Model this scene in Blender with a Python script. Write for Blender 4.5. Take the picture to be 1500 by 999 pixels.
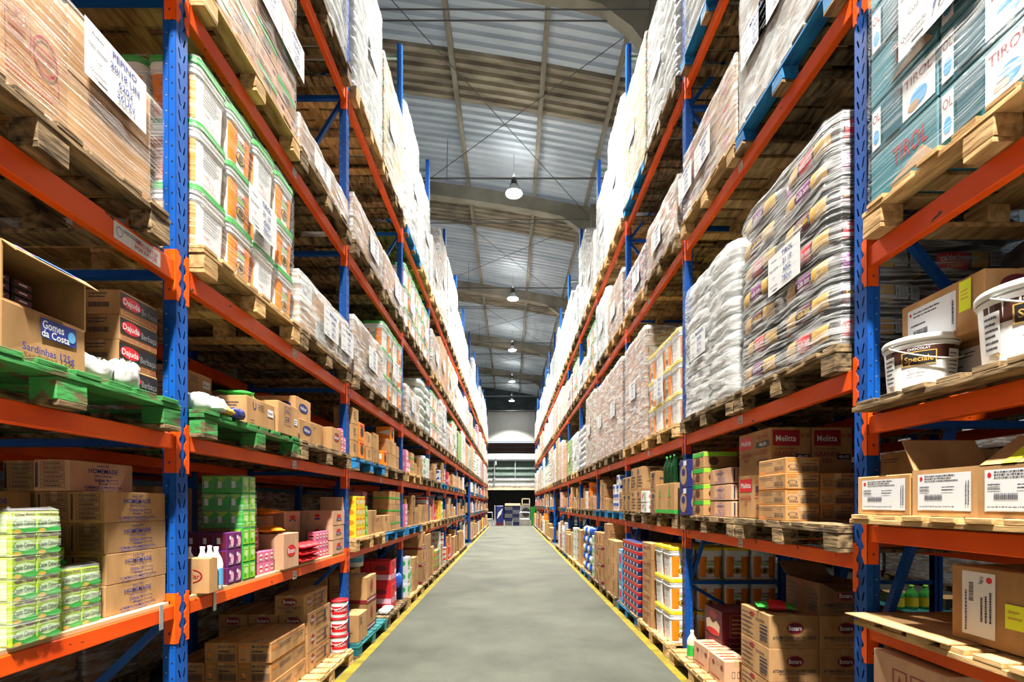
import bpy, math, random
from mathutils import Vector
from mathutils.geometry import tessellate_polygon
for o in list(bpy.data.objects): bpy.data.objects.remove(o)
C = bpy.context.scene.collection
S = bpy.context.scene
PI = math.pi
# ------------------------------------------------------------------ camera, world, exposure
cam_d = bpy.data.cameras.new('camera'); cam = bpy.data.objects.new('camera', cam_d); C.objects.link(cam)
cam.location = (0, 0, 1.56); cam.rotation_euler = (PI/2, 0, 0)
cam_d.sensor_width = 36; cam_d.lens = 700/1500*36
cam_d.shift_x = 2/1500; cam_d.shift_y = 238.5/1500; cam_d.clip_start = .05; cam_d.clip_end = 200
S.camera = cam
S.view_settings.view_transform = 'Standard'; S.view_settings.look = 'None'
S.view_settings.gamma = 1; S.view_settings.use_curve_mapping = False
S.view_settings.exposure = 1.1
w = bpy.data.worlds.new('world'); S.world = w; w.use_nodes = True
w.node_tree.nodes['Background'].inputs[0].default_value = (.85, .93, 1, 1)
w.node_tree.nodes['Background'].inputs[1].default_value = .42
S.cycles.max_bounces = 5; S.cycles.diffuse_bounces = 2; S.cycles.glossy_bounces = 2
S.cycles.transmission_bounces = 2; S.cycles.transparent_max_bounces = 10
S.cycles.sample_clamp_indirect = 4; S.cycles.caustics_reflective = False; S.cycles.caustics_refractive = False
LAMP_Y = [-1.6, 7.0, 14.4, 21.8, 29.1, 36.6, 43.4]     # high bay lamps above the aisle
LAMP_Z = 10.9; LAMP_W = 640
# ------------------------------------------------------------------ materials
M = {}
def nt(name):
    m = bpy.data.materials.new(name); m.use_nodes = True; t = m.node_tree
    return m, t, t.nodes['Principled BSDF']
def node(t, kind, **kw):
    n = t.nodes.new(kind)
    for k, v in kw.items():
        if k in n.inputs: n.inputs[k].default_value = v
        else: setattr(n, k, v)
    return n
def plain(name, col, rough=.5, metal=0, spec=.5, emit=0):
    m, t, b = nt(name); b.inputs['Base Color'].default_value = (*col, 1)
    b.inputs['Roughness'].default_value = rough; b.inputs['Metallic'].default_value = metal
    b.inputs['Specular IOR Level'].default_value = spec
    if emit:
        b.inputs['Emission Color'].default_value = (*col, 1); b.inputs['Emission Strength'].default_value = emit
    M[name] = m; return m
def varied(name, c1, c2, scale=(4, 4, 4), detail=4, rough=.8, bump=0, obj_var=.25, spec=.3, lo=.35, hi=.65, metal=0, bscale=None):
    """two-tone noise with a brightness that differs from object to object"""
    m, t, b = nt(name)
    tc = node(t, 'ShaderNodeTexCoord'); mp = node(t, 'ShaderNodeMapping'); mp.inputs['Scale'].default_value = scale
    oi = node(t, 'ShaderNodeObjectInfo'); ad = node(t, 'ShaderNodeVectorMath', operation='ADD')
    sc = node(t, 'ShaderNodeMath', operation='MULTIPLY'); sc.inputs[1].default_value = 37.
    t.links.new(oi.outputs['Random'], sc.inputs[0])
    t.links.new(tc.outputs['Object'], ad.inputs[0]); t.links.new(sc.outputs[0], ad.inputs[1])
    t.links.new(ad.outputs[0], mp.inputs['Vector'])
    nz = node(t, 'ShaderNodeTexNoise'); nz.inputs['Detail'].default_value = detail; nz.inputs['Scale'].default_value = 1
    t.links.new(mp.outputs[0], nz.inputs['Vector'])
    rp = node(t, 'ShaderNodeValToRGB'); rp.color_ramp.elements[0].position = lo; rp.color_ramp.elements[1].position = hi
    rp.color_ramp.elements[0].color = (*c1, 1); rp.color_ramp.elements[1].color = (*c2, 1)
    t.links.new(nz.outputs[0], rp.inputs[0])
    hs = node(t, 'ShaderNodeHueSaturation')
    mr = node(t, 'ShaderNodeMapRange'); mr.inputs['To Min'].default_value = 1-obj_var; mr.inputs['To Max'].default_value = 1+obj_var
    t.links.new(oi.outputs['Random'], mr.inputs[0]); t.links.new(mr.outputs[0], hs.inputs['Value'])
    t.links.new(rp.outputs[0], hs.inputs['Color']); t.links.new(hs.outputs[0], b.inputs['Base Color'])
    b.inputs['Roughness'].default_value = rough; b.inputs['Specular IOR Level'].default_value = spec; b.inputs['Metallic'].default_value = metal
    if bump:
        bp = node(t, 'ShaderNodeBump'); bp.inputs['Strength'].default_value = bump; bp.inputs['Distance'].default_value = .01
        t.links.new(nz.outputs[0], bp.inputs['Height']); t.links.new(bp.outputs[0], b.inputs['Normal'])
    M[name] = m; return m
varied('blue_paint', (.003, .06, .30), (.005, .095, .43), (3, 3, 2), rough=.45, obj_var=.12, spec=.3)
varied('orange_paint', (.72, .065, .003), (.90, .12, .004), (2, 2, 2), rough=.45, obj_var=.1, spec=.3, lo=.3)
varied('orange_bar', (.72, .06, .003), (.92, .12, .004), (2, 2, 2), rough=.45, obj_var=.12, spec=.3, lo=.3)
def chipped():
    m = M['orange_bar']; t = m.node_tree; b = t.nodes['Principled BSDF']
    tc = node(t, 'ShaderNodeTexCoord'); nz = node(t, 'ShaderNodeTexNoise'); nz.inputs['Scale'].default_value = 16; nz.inputs['Detail'].default_value = 6
    mp = node(t, 'ShaderNodeMapping'); mp.inputs['Scale'].default_value = (1, .6, 1)
    t.links.new(tc.outputs['Object'], mp.inputs[0]); t.links.new(mp.outputs[0], nz.inputs['Vector'])
    rp = node(t, 'ShaderNodeValToRGB'); rp.color_ramp.elements[0].position = .68; rp.color_ramp.elements[1].position = .70
    mx = node(t, 'ShaderNodeMix', data_type='RGBA')
    old = b.inputs['Base Color'].links[0].from_socket
    t.links.new(nz.outputs[0], rp.inputs[0]); t.links.new(rp.outputs[0], mx.inputs[0])
    t.links.new(old, mx.inputs[6]); mx.inputs[7].default_value = (.06, .03, .02, 1); t.links.new(mx.outputs[2], b.inputs['Base Color'])
chipped()
varied('card', (.36, .195, .075), (.50, .285, .12), (9, 9, 3), rough=.85, bump=.25, obj_var=.18)
varied('card_pink', (.52, .29, .17), (.64, .38, .235), (9, 9, 3), rough=.85, bump=.1, obj_var=.08)
varied('card_dark', (.20, .105, .05), (.27, .15, .075), (9, 9, 3), rough=.85, bump=.1, obj_var=.15)  # darker copy of card; puts shade into set-back cartons and inner walls
varied('tape', (.42, .27, .13), (.52, .34, .17), (9, 9, 3), rough=.3, obj_var=.1)
varied('wood_new', (.30, .16, .05), (.68, .44, .19), (26, 5, 30), 8, rough=.8, bump=.5, obj_var=.22, lo=.32, hi=.62)
varied('wood_old', (.04, .026, .013), (.31, .21, .105), (24, 6, 30), 9, rough=.9, bump=.8, obj_var=.28, lo=.34, hi=.62)
varied('wood_green', (.12, .10, .045), (.045, .26, .06), (18, 6, 22), 9, rough=.85, bump=.8, obj_var=.25, lo=.38, hi=.46)
varied('wood_blue', (.01, .10, .30), (.02, .26, .58), (16, 4, 16), rough=.7, bump=.3, obj_var=.2)
varied('wood_teal', (.01, .12, .14), (.04, .24, .24), (9, 3, 9), rough=.7, bump=.3, obj_var=.2)
varied('plywood', (.50, .33, .16), (.66, .47, .26), (12, 1.5, 12), rough=.7, obj_var=.1)
varied('concrete', (.20, .185, .15), (.33, .31, .26), (1.2, 1.2, 1.2), 8, rough=.9, bump=.2, obj_var=.05)
varied('purlin', (.15, .135, .105), (.24, .22, .18), (6, 1, 6), rough=.8, obj_var=.05)
varied('roof_metal', (.28, .32, .35), (.52, .56, .60), (.5, 1.6, 1), 5, rough=.5, obj_var=0, lo=.3, hi=.7)
def translucent(name, f):
    t = M[name].node_tree; b = t.nodes['Principled BSDF']; o = [n for n in t.nodes if n.type == 'OUTPUT_MATERIAL'][0]
    tr = node(t, 'ShaderNodeBsdfTranslucent'); tr.inputs[0].default_value = (.75, .82, .88, 1); mx = node(t, 'ShaderNodeMixShader'); mx.inputs[0].default_value = f
    t.links.new(b.outputs[0], mx.inputs[1]); t.links.new(tr.outputs[0], mx.inputs[2]); t.links.new(mx.outputs[0], o.inputs[0])
translucent('roof_metal', .15)  # translucence added so daylight from above brightens the roof
varied('roof_fibre', (.15, .125, .095), (.36, .32, .25), (1.2, 3, 1), 9, rough=.9, obj_var=0, lo=.3, hi=.7)
varied('galv', (.42, .45, .46), (.55, .58, .6), (8, 8, 8), rough=.35, obj_var=.05, metal=.6)
varied('steel_green', (.10, .16, .13), (.16, .24, .2), (8, 8, 8), rough=.5, obj_var=.05)
varied('white_plastic', (.84, .86, .86), (.88, .90, .90), (5, 5, 5), rough=.3, obj_var=.05, spec=.5)
varied('clad', (.07, .085, .10), (.12, .14, .16), (1, 1, 4), rough=.5, obj_var=0)
varied('wall_white', (.62, .63, .63), (.74, .75, .75), (.5, .5, .5), rough=.7, obj_var=0)
varied('bag_white', (.48, .50, .49), (.68, .70, .69), (7, 7, 12), 6, rough=.4, bump=.6, obj_var=.15, spec=.6)
varied('bag_green', (.42, .50, .44), (.66, .74, .68), (5, 5, 9), 6, rough=.3, bump=.6, obj_var=.1, spec=.6)
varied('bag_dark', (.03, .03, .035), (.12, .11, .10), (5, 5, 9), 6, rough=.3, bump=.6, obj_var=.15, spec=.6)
for n_, c_ in dict(black=(.012, .012, .014), ink=(.03, .03, .05), ink_blue=(.012, .035, .26), ink_red=(.32, .01, .02), white=(.8, .8, .8), paper=(.72, .74, .75),
        red=(.60, .012, .02), dark_red=(.22, .012, .018), orange=(.90, .25, .004), yellow=(.85, .62, .02), neon=(.75, .85, .02), green=(.03, .42, .05),
        lime=(.30, .62, .03), pale_green=(.50, .72, .36), purple=(.12, .012, .12), violet=(.17, .02, .14), pink=(.72, .16, .30), light_pink=(.76, .42, .52),
        maroon=(.11, .008, .02), navy=(.012, .02, .14), blue=(.01, .08, .45), sky=(.10, .38, .70), teal=(.015, .17, .22), teal_dark=(.01, .10, .14), gold=(.55, .34, .08),
        brown=(.10, .035, .015), choc=(.055, .015, .008), cream=(.72, .60, .40), grey=(.22, .23, .24), dark=(.02, .02, .022), tan=(.42, .26, .13), mustard=(.62, .42, .05)).items():
    plain(n_, c_, .45)
plain('tea_green', (.36, .55, .02), .4)
plain('joint', (.13, .135, .115), .7)
plain('steel_dark', (.10, .10, .10), .5, .6)
plain('lens', (1, .97, .9), .3, emit=60)
def glass(name, col):
    m, t, b = nt(name); b.inputs['Base Color'].default_value = (*col, 1); b.inputs['Transmission Weight'].default_value = .6; b.inputs['Roughness'].default_value = .08; M[name] = m
glass('green_glass', (.01, .10, .03)); glass('lime_glass', (.12, .75, .12))
def film(name, lo, hi, white, scale, rough=.16, rot=.12):
    """stretch film: clear plastic; streak highlights and lamp glare are put in as white"""
    m = bpy.data.materials.new(name); m.use_nodes = True; t = m.node_tree; t.nodes.clear()
    out = node(t, 'ShaderNodeOutputMaterial'); tc = node(t, 'ShaderNodeTexCoord'); oi = node(t, 'ShaderNodeObjectInfo')
    ad = node(t, 'ShaderNodeVectorMath', operation='ADD'); sc = node(t, 'ShaderNodeMath', operation='MULTIPLY'); sc.inputs[1].default_value = 19.
    mp = node(t, 'ShaderNodeMapping'); mp.inputs['Scale'].default_value = scale; mp.inputs['Rotation'].default_value = (rot, rot, 0)
    t.links.new(oi.outputs['Random'], sc.inputs[0]); t.links.new(tc.outputs['Object'], ad.inputs[0]); t.links.new(sc.outputs[0], ad.inputs[1])
    t.links.new(ad.outputs[0], mp.inputs[0])
    nz = node(t, 'ShaderNodeTexNoise'); nz.inputs['Scale'].default_value = 1; nz.inputs['Detail'].default_value = 5; nz.inputs['Distortion'].default_value = .6
    t.links.new(mp.outputs[0], nz.inputs['Vector'])
    mr = node(t, 'ShaderNodeMapRange'); mr.inputs['From Min'].default_value = .42; mr.inputs['From Max'].default_value = .66
    mr.inputs['To Min'].default_value = lo; mr.inputs['To Max'].default_value = hi
    t.links.new(nz.outputs[0], mr.inputs[0])
    bp = node(t, 'ShaderNodeBump'); bp.inputs['Strength'].default_value = .9; bp.inputs['Distance'].default_value = .012
    t.links.new(nz.outputs[0], bp.inputs['Height'])
    tr = node(t, 'ShaderNodeBsdfTransparent'); b = node(t, 'ShaderNodeBsdfPrincipled')
    b.inputs['Base Color'].default_value = (*white, 1); b.inputs['Roughness'].default_value = rough; b.inputs['Specular IOR Level'].default_value = .9
    t.links.new(bp.outputs[0], b.inputs['Normal'])
    mx = node(t, 'ShaderNodeMixShader'); t.links.new(mr.outputs[0], mx.inputs[0]); t.links.new(tr.outputs[0], mx.inputs[1]); t.links.new(b.outputs[0], mx.inputs[2])
    t.links.new(mx.outputs[0], out.inputs[0]); M[name] = m
film('film_clear', .01, .30, (.78, .80, .80), (2.5, 2.5, 80))
film('film_streak', .03, .62, (.80, .82, .82), (4, 4, 60), rot=.3)
film('film_mid', .22, .78, (.80, .82, .82), (5, 5, 26))
film('film_heavy_glare', .45, .96, (.84, .87, .87), (7, 7, 14), rot=.5)  # denser white puts the lamp glare on high loads into the film
def floor_mat():
    m, t, b = nt('floor_concrete'); tc = node(t, 'ShaderNodeTexCoord')
    n1 = node(t, 'ShaderNodeTexNoise'); n1.inputs['Scale'].default_value = .9; n1.inputs['Detail'].default_value = 8; n1.inputs['Roughness'].default_value = .65
    n2 = node(t, 'ShaderNodeTexNoise'); n2.inputs['Scale'].default_value = 30; n2.inputs['Detail'].default_value = 5
    r1 = node(t, 'ShaderNodeValToRGB'); r1.color_ramp.elements[0].color = (.036, .040, .029, 1); r1.color_ramp.elements[1].color = (.092, .097, .074, 1)
    r1.color_ramp.elements[0].position = .3; r1.color_ramp.elements[1].position = .7
    r2 = node(t, 'ShaderNodeValToRGB'); r2.color_ramp.elements[0].color = (.8, .8, .8, 1); r2.color_ramp.elements[1].color = (1.1, 1.1, 1.1, 1)
    mx = node(t, 'ShaderNodeMix', data_type='RGBA', blend_type='MULTIPLY'); mx.inputs[0].default_value = 1
    for n in (n1, n2): t.links.new(tc.outputs['Object'], n.inputs['Vector'])
    t.links.new(n1.outputs[0], r1.inputs[0]); t.links.new(n2.outputs[0], r2.inputs[0])
    t.links.new(r1.outputs[0], mx.inputs[6]); t.links.new(r2.outputs[0], mx.inputs[7]); t.links.new(mx.outputs[2], b.inputs['Base Color'])
    mr = node(t, 'ShaderNodeMapRange'); mr.inputs['To Min'].default_value = .55; mr.inputs['To Max'].default_value = .8; b.inputs['Specular IOR Level'].default_value = .35
    t.links.new(n1.outputs[0], mr.inputs[0]); t.links.new(mr.outputs[0], b.inputs['Roughness'])
    bp = node(t, 'ShaderNodeBump'); bp.inputs['Strength'].default_value = .08; t.links.new(n2.outputs[0], bp.inputs['Height']); t.links.new(bp.outputs[0], b.inputs['Normal'])
    M['floor'] = m
floor_mat()
varied('line_yellow', (.15, .12, .012), (.27, .21, .014), (2, 9, 2), 8, rough=.5, obj_var=0)
# ------------------------------------------------------------------ mesh builder
class MB:
    def __init__(s): s.v = []; s.f = []; s.m = []; s.sm = []
    def add(s, vs, fs, mat, smooth=False):
        b = len(s.v); s.v += [tuple(v) for v in vs]
        for f in fs: s.f.append([b+i for i in f]); s.m.append(mat); s.sm.append(smooth)
    def box(s, x0, x1, y0, y1, z0, z1, mat):
        v = [(x, y, z) for z in (z0, z1) for y in (y0, y1) for x in (x0, x1)]
        s.add(v, [(0, 2, 3, 1), (4, 5, 7, 6), (0, 1, 5, 4), (2, 6, 7, 3), (0, 4, 6, 2), (1, 3, 7, 5)], mat)
    def cbox(s, x0, x1, y0, y1, z0, z1, mat, c=.004, j=None):
        """box with chamfered edges; j shifts the eight corners"""
        lo, hi = (x0, y0, z0), (x1, y1, z1); V = []; idx = {}
        for a in (0, 1):
            for b in (0, 1):
                for d in (0, 1):
                    k = (a, b, d); base = [hi[i] if k[i] else lo[i] for i in range(3)]
                    if j: base = [base[i]+j*(random.random()-.5) for i in range(3)]
                    for ax in range(3):
                        p = [base[i] + (0 if i == ax else (-c if k[i] else c)) for i in range(3)]
                        idx[(k, ax)] = len(V); V.append(p)
        F = []
        for ax in range(3):
            o1, o2 = [i for i in range(3) if i != ax]
            for sd in (0, 1):
                q = []
                for (p1, p2) in ((0, 0), (1, 0), (1, 1), (0, 1)):
                    k = [0]*3; k[ax] = sd; k[o1] = p1; k[o2] = p2; q.append(idx[(tuple(k), ax)])
                F.append(q)
            for p1 in (0, 1):
                for p2 in (0, 1):
                    k0 = [0]*3; k0[o1] = p1; k0[o2] = p2; k1 = list(k0); k1[ax] = 1; k0, k1 = tuple(k0), tuple(k1)
                    F.append((idx[(k0, o1)], idx[(k1, o1)], idx[(k1, o2)], idx[(k0, o2)]))
        for a in (0, 1):
            for b in (0, 1):
                for d in (0, 1): F.append([idx[((a, b, d), ax)] for ax in range(3)])
        s.add(V, F, mat)
    def tube(s, p0, p1, r, mat, n=8, r1=None, caps=True):
        p0, p1 = Vector(p0), Vector(p1); d = (p1-p0).normalized()
        a = d.orthogonal().normalized(); b = d.cross(a); r1 = r if r1 is None else r1; V = []
        for p, rr in ((p0, r), (p1, r1)):
            for i in range(n):
                t = 2*PI*i/n; V.append(p + a*math.cos(t)*rr + b*math.sin(t)*rr)
        F = [(i, (i+1) % n, n+(i+1) % n, n+i) for i in range(n)]
        s.add(V, F, mat, True)
        if caps: s.add(V, [list(range(n))[::-1], list(range(n, 2*n))], mat)
    def lathe(s, prof, mat, n=24, c=(0, 0, 0), smooth=True):
        V = []; k = len(prof)
        for i in range(n):
            t = 2*PI*i/n
            for r, z in prof: V.append((c[0]+r*math.cos(t), c[1]+r*math.sin(t), c[2]+z))
        F = [(i*k+q, ((i+1) % n)*k+q, ((i+1) % n)*k+q+1, i*k+q+1) for i in range(n) for q in range(k-1)]
        s.add(V, F, mat, smooth)
    def loft(s, rings, mat, cap=True, smooth=True):
        n = len(rings[0]); V = [p for r in rings for p in r]
        F = [(q*n+i, q*n+(i+1) % n, (q+1)*n+(i+1) % n, (q+1)*n+i) for q in range(len(rings)-1) for i in range(n)]
        s.add(V, F, mat, smooth)
        if cap: s.add(V, [list(range(n))[::-1], list(range((len(rings)-1)*n, len(rings)*n))], mat)
    def poly_holes(s, outer, holes, fn, mat):
        pts = [Vector((*p, 0)) for p in outer]; loops = [pts] + [[Vector((*p, 0)) for p in h] for h in holes]
        flat = [p for l in loops for p in l]; tri = tessellate_polygon(loops)
        s.add([fn(p.x, p.y) for p in flat], [list(t) for t in tri], mat)
    def mesh(s, name):
        me = bpy.data.meshes.new(name); me.from_pydata(s.v, [], s.f)
        names = []
        for x in s.m:
            if x not in names: names.append(x)
        for x in names: me.materials.append(M[x])
        me.polygons.foreach_set('material_index', [names.index(x) for x in s.m])
        me.polygons.foreach_set('use_smooth', s.sm); me.update(); return me
class P:
    """a prototype: mesh + child prototypes; spawn() makes one object of each"""
    def __init__(s, name, mb=None, loc=(0, 0, 0), rot=0, label=None):
        s.name = name; s.me = mb.mesh(name) if isinstance(mb, MB) else mb; s.loc = loc; s.rot = rot; s.ch = []; s.label = label; s.stuff = False
    def add(s, p): s.ch.append(p); return p
USED = {}
def _mk(p, parent):
    o = bpy.data.objects.new(p.name, p.me); C.objects.link(o); o.location = p.loc; o.rotation_euler[2] = p.rot
    if parent: o.parent = parent
    if p.label: o['label'] = p.label
    if p.stuff: o['kind'] = 'stuff'
    for c in p.ch: _mk(c, o)
    return o
def spawn(p, loc, label, cat, group=None, rot=0, scale=None, name=None):
    o = _mk(p, None); o.location = loc; o.rotation_euler[2] = rot
    if name: o.name = name
    if scale: o.scale = scale
    o['label'] = label; o['category'] = cat
    if group: o['group'] = group
    return o
def struct(name, mb, parent=None):
    o = bpy.data.objects.new(name, mb.mesh(name) if mb else None); C.objects.link(o)
    if parent: o.parent = parent
    else: o['kind'] = 'structure'
    return o
def one(name, mb, label, cat, loc=(0, 0, 0), group=None): return spawn(P(name, mb), loc, label, cat, group)
# ------------------------------------------------------------------ the building
XL, XR = 1.625, 1.73                       # aisle faces of the left and right rack
Z0, L, PW = 2.32, 2.4, .085                # first post, bay length, post width
NB = 13
def py(k): return Z0 + L*k                 # near edge of post k
BEAMS_Y = [2.2, 9.6, 16.6, 23.9, 31.3, 38.8]
END = 46.2
b = MB(); b.box(-26, 30, -8, END+6, -.2, 0, 'floor'); fl = struct('floor', b)
b = MB()
for yy in (10.6, 16.6, 23.5, 30.2): b.box(-1.35, 1.4, yy, yy+.02, 0, .0012, 'joint')
b2 = struct('trim_3', b)
for i, (x0, x1) in enumerate(((-1.55, -1.45), (1.495, 1.595))):
    b = MB(); b.box(x0, x1, -8, py(NB)+.1, 0, .0015, 'line_yellow'); struct('trim_%d' % (i+1), b)
def zr(x):
    if x > 3.0: return zr(3.0) + (x-3.0)*.17
    return 12.45 - .165*x - .006*x*x
def roof():
    P_ = .26; xs = [-26+i*1.0 for i in range(30)] + [3.0]; xs = [x for x in xs if x <= 3.0] + [4.5+i*3 for i in range(9)]
    prof = [(0, 0), (.09, 0), (.125, .075), (.225, .075)]
    y = -8; rows = []
    while y < END+.3:
        for dy, dz in prof: rows.append((y+dy, dz))
        y += P_
    V = [(x, yy, zr(x)+dz) for yy, dz in rows for x in xs]; n = len(xs); b = MB(); b.v = V
    for r in range(len(rows)-1):
        yc = rows[r][0]; k = max([i for i in range(len(BEAMS_Y)) if BEAMS_Y[i] <= yc], default=-1)
        s0 = BEAMS_Y[k] if k >= 0 else -6; t = (yc-s0)
        if k <= 1: mat = 'roof_metal' if (t < 2.1 or t > 3.6) else 'roof_fibre'
        else: mat = 'roof_fibre' if .5 < t < 2.8 else 'roof_metal'
        if k == 2: mat = 'roof_fibre' if .5 < t < 2.6 else 'roof_metal'
        for i in range(n-1):
            b.f.append([r*n+i, r*n+i+1, (r+1)*n+i+1, (r+1)*n+i]); b.m.append(mat); b.sm.append(False)
    root = struct('ceiling', None)
    struct('roof_sheet', b, root)
    for x in (-5.9, -3.65, -1.42, .83, 2.6):
        b = MB(); z = zr(x); b.box(x-.035, x+.035, -8, END, z-.16, z-.02, 'purlin'); b.box(x-.09, x+.035, -8, END, z-.18, z-.155, 'purlin')
        struct('purlin', b, root)
    for Y in BEAMS_Y:
        b = MB(); rings = []
        xs2 = [-12+i*.6 for i in range(25)] + [2.75]
        for x in xs2:
            z1 = zr(x)-.17; dep = .46
            if x > 1.5: dep += .75*((x-1.5)/1.25)**2.2
            rings.append([(x, Y-.13, z1-dep), (x, Y+.13, z1-dep), (x, Y+.13, z1), (x, Y-.13, z1)])
        b.loft(rings, 'concrete', smooth=False); struct('roof_girder', b, root)
        b = MB(); b.box(2.75, 3.17, Y-.2, Y+.2, 0, zr(3)-.05, 'concrete'); struct('column', b, root)
        b = MB()
        for dy in (-.12, .1): b.tube((-9, Y+dy, 11.38), (2.8, Y+dy, 11.36), .017, 'steel_dark', 6)
        struct('tie_rod', b, root)
        b = MB(); b.tube((-1.9, Y-2.2, zr(-1.9)-.2), (-1.92, Y-2.2, 11.3), .010, 'steel_dark', 6); b.tube((-6, Y-2.2, 11.36), (2.8, Y-2.2, 11.36), .026, 'steel_dark', 8); struct('lamp_conduit', b, root)
        b = MB(); Y2 = Y+7.0
        b.tube((-3.2, Y, zr(-3.2)-.35), (2.7, Y2, zr(2.7)-.4), .011, 'steel_dark', 6)
        b.tube((2.7, Y+.4, zr(2.7)-.4), (-3.2, Y2, zr(-3.2)-.35), .011, 'steel_dark', 6)
        struct('brace_cable', b, root)
roof()
def envelope():
    b = MB(); b.box(-26.2, -26, -8, END+6, 0, 17, 'clad'); struct('wall_left', b)
    b = MB(); b.box(30, 30.2, -8, END+6, 0, 18, 'clad'); struct('wall_right', b)
    b = MB(); b.box(-26, 30, -8.2, -8, 0, 17, 'wall_white'); struct('wall_near', b)
    # far end: cladding above, a white lintel wall, open lattice, then a sheeted canopy over a dark loading bay
    w_ = struct('wall_end', None)
    b = MB(); x = -14
    while x < 14:
        b.box(x, x+.3, END+.05, END+.1, 10.45, 17, 'clad'); b.box(x+.3, x+.42, END-.02, END+.1, 10.45, 17, 'clad'); x += .42
    for z in (10.5, 11.9): b.box(-14, 14, END-.12, END, z, z+.1, 'galv')
    struct('cladding', b, w_)
    b = MB(); b.box(-14, 14, END, END+.3, 7.65, 10.45, 'wall_white'); struct('lintel', b, w_)
    b = MB()
    b.box(-14, 14, END+2.0, END+2.1, 6.4, 7.7, 'choc')
    for i in range(60): x = -14+i*.48; b.box(x, x+.06, END+1.8, END+1.9, 6.4, 7.65, 'maroon')
    for z in (6.75, 7.2): b.box(-14, 14, END+1.75, END+1.8, z, z+.06, 'steel_dark')
    for i in range(12): x = -13.8+i*2.4; b.box(x, x+.12, END+1.7, END+1.8, 6.4, 7.65, 'brown')
    struct('lattice', b, w_)
    b = MB(); b.box(-14, 14, END+.0, END+.4, 5.85, 6.4, 'wall_white'); b.box(-14, 14, END-.1, END+.4, 5.78, 5.86, 'steel_dark')
    for x in (-1.5, 2.7): b.box(x, x+.15, END-.06, END, 5.3, 6.3, 'galv')
    struct('fascia', b, w_)
    b = MB(); x = -14
    for k, (za, zb, ma) in enumerate(((4.9, 5.75, 'steel_green'), (4.05, 4.9, 'steel_green'), (3.0, 4.05, 'wall_white'))):
        x = -14
        while x < 14:
            b.box(x, x+.2, END+.3, END+.34, za, zb, ma); b.box(x+.2, x+.28, END+.26, END+.34, za, zb, ma); x += .28
    for z in (5.0, 4.4, 4.0, 3.5): b.box(-14, 14, END+.1, END+.2, z, z+.07, 'galv')
    for x in (-3.5, -1.6, .4, 2.4, 4.4): b.box(x, x+.08, END+.05, END+.12, 3.0, 5.8, 'galv')
    b.box(-14, 14, END+.0, END+.3, 2.9, 3.05, 'cream')
    struct('canopy_sheeting', b, w_)
    b = MB(); b.box(-26, -4.4, END+.3, END+.5, 0, 18, 'clad'); b.box(4.4, 30, END+.3, END+.5, 0, 18, 'clad'); b.box(-4.4, 4.4, END+.2, END+.4, 10.4, 17, 'clad'); struct('flank_wall', b, w_)  # closes the end out of view; added to stop daylight leaking in
    b = MB(); b.box(-14, 14, END+5.5, END+5.6, 0, 6, 'dark'); b.box(-14, -4.4, END, END+.2, 0, 5.8, 'clad'); b.box(4.4, 14, END, END+.2, 0, 5.8, 'clad'); b.box(-14, 14, END+.5, END+5.5, 2.95, 3.05, 'dark')  # near-black back and ceiling paint the darkness of the opening
    struct('loading_bay', b, w_)
envelope()
# ------------------------------------------------------------------ lamps
def lamp_proto():
    p = P('high_bay_lamp')
    b = MB(); b.lathe([(.06, .30), (.10, .24), (.17, .16), (.25, .02), (.265, 0), (.25, .0), (.165, .14), (.09, .22)], 'white_plastic', 28)
    p.add(P('reflector', b))
    b = MB(); b.lathe([(0, .02), (.12, .015), (.225, .012), (.225, .03), (0, .04)], 'lens', 24); p.add(P('lens', b))
    b = MB(); b.lathe([(0, .28), (.07, .28), (.08, .31), (.08, .45), (.05, .48), (0, .48)], 'steel_dark', 16); p.add(P('ballast_housing', b))
    b = MB(); b.tube((-.14, 0, .2), (0, 0, .62), .008, 'steel_dark', 6); b.tube((.14, 0, .2), (0, 0, .62), .008, 'steel_dark', 6); b.tube((0, 0, .6), (0, 0, 1.2), .006, 'steel_dark', 6)
    p.add(P('bracket', b)); return p
lp = lamp_proto()
def add_lamp(x, y, z, label, watts):
    o = spawn(lp, (x, y, z), label, 'ceiling lamp', 'high bay lamps above the aisles')
    d = bpy.data.lights.new('lamp_light', 'AREA'); d.shape = 'DISK'; d.size = .5; d.energy = watts; d.color = (1, .955, .87); d.spread = 1.8
    l = bpy.data.objects.new('lamp_light', d); C.objects.link(l); l.parent = o; l.location = (0, 0, -.02)
    d = bpy.data.lights.new('roof_fill_light', 'AREA'); d.shape = 'DISK'; d.size = .3; d.energy = watts*.014; d.color = (1, .97, .92)  # added fill that brightens the roof above each lamp
    l = bpy.data.objects.new('roof_fill_light', d); C.objects.link(l); l.parent = o; l.location = (0, 0, .52); l.rotation_euler = (PI, 0, 0)
order = ['overhead behind the viewer', 'above the nearest bays', 'largest and brightest in the picture', 'second largest in the picture', 'third in the row down the aisle', 'fourth in the row down the aisle', 'farthest and smallest, by the end wall']
for i, yy in enumerate(LAMP_Y): add_lamp(.1, yy, LAMP_Z, 'glowing white bell-shaped lamp under the roof, '+order[i], LAMP_W*(1.75, .6, 1.15, 1.15, 1.15, 1.15, 1.15)[i])
add_lamp(6.0, 5.4, 9.5, 'unseen bell-shaped lamp added over the neighbouring aisle on the right', LAMP_W*.12)  # unseen lamp, added to light the neighbouring aisle
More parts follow.
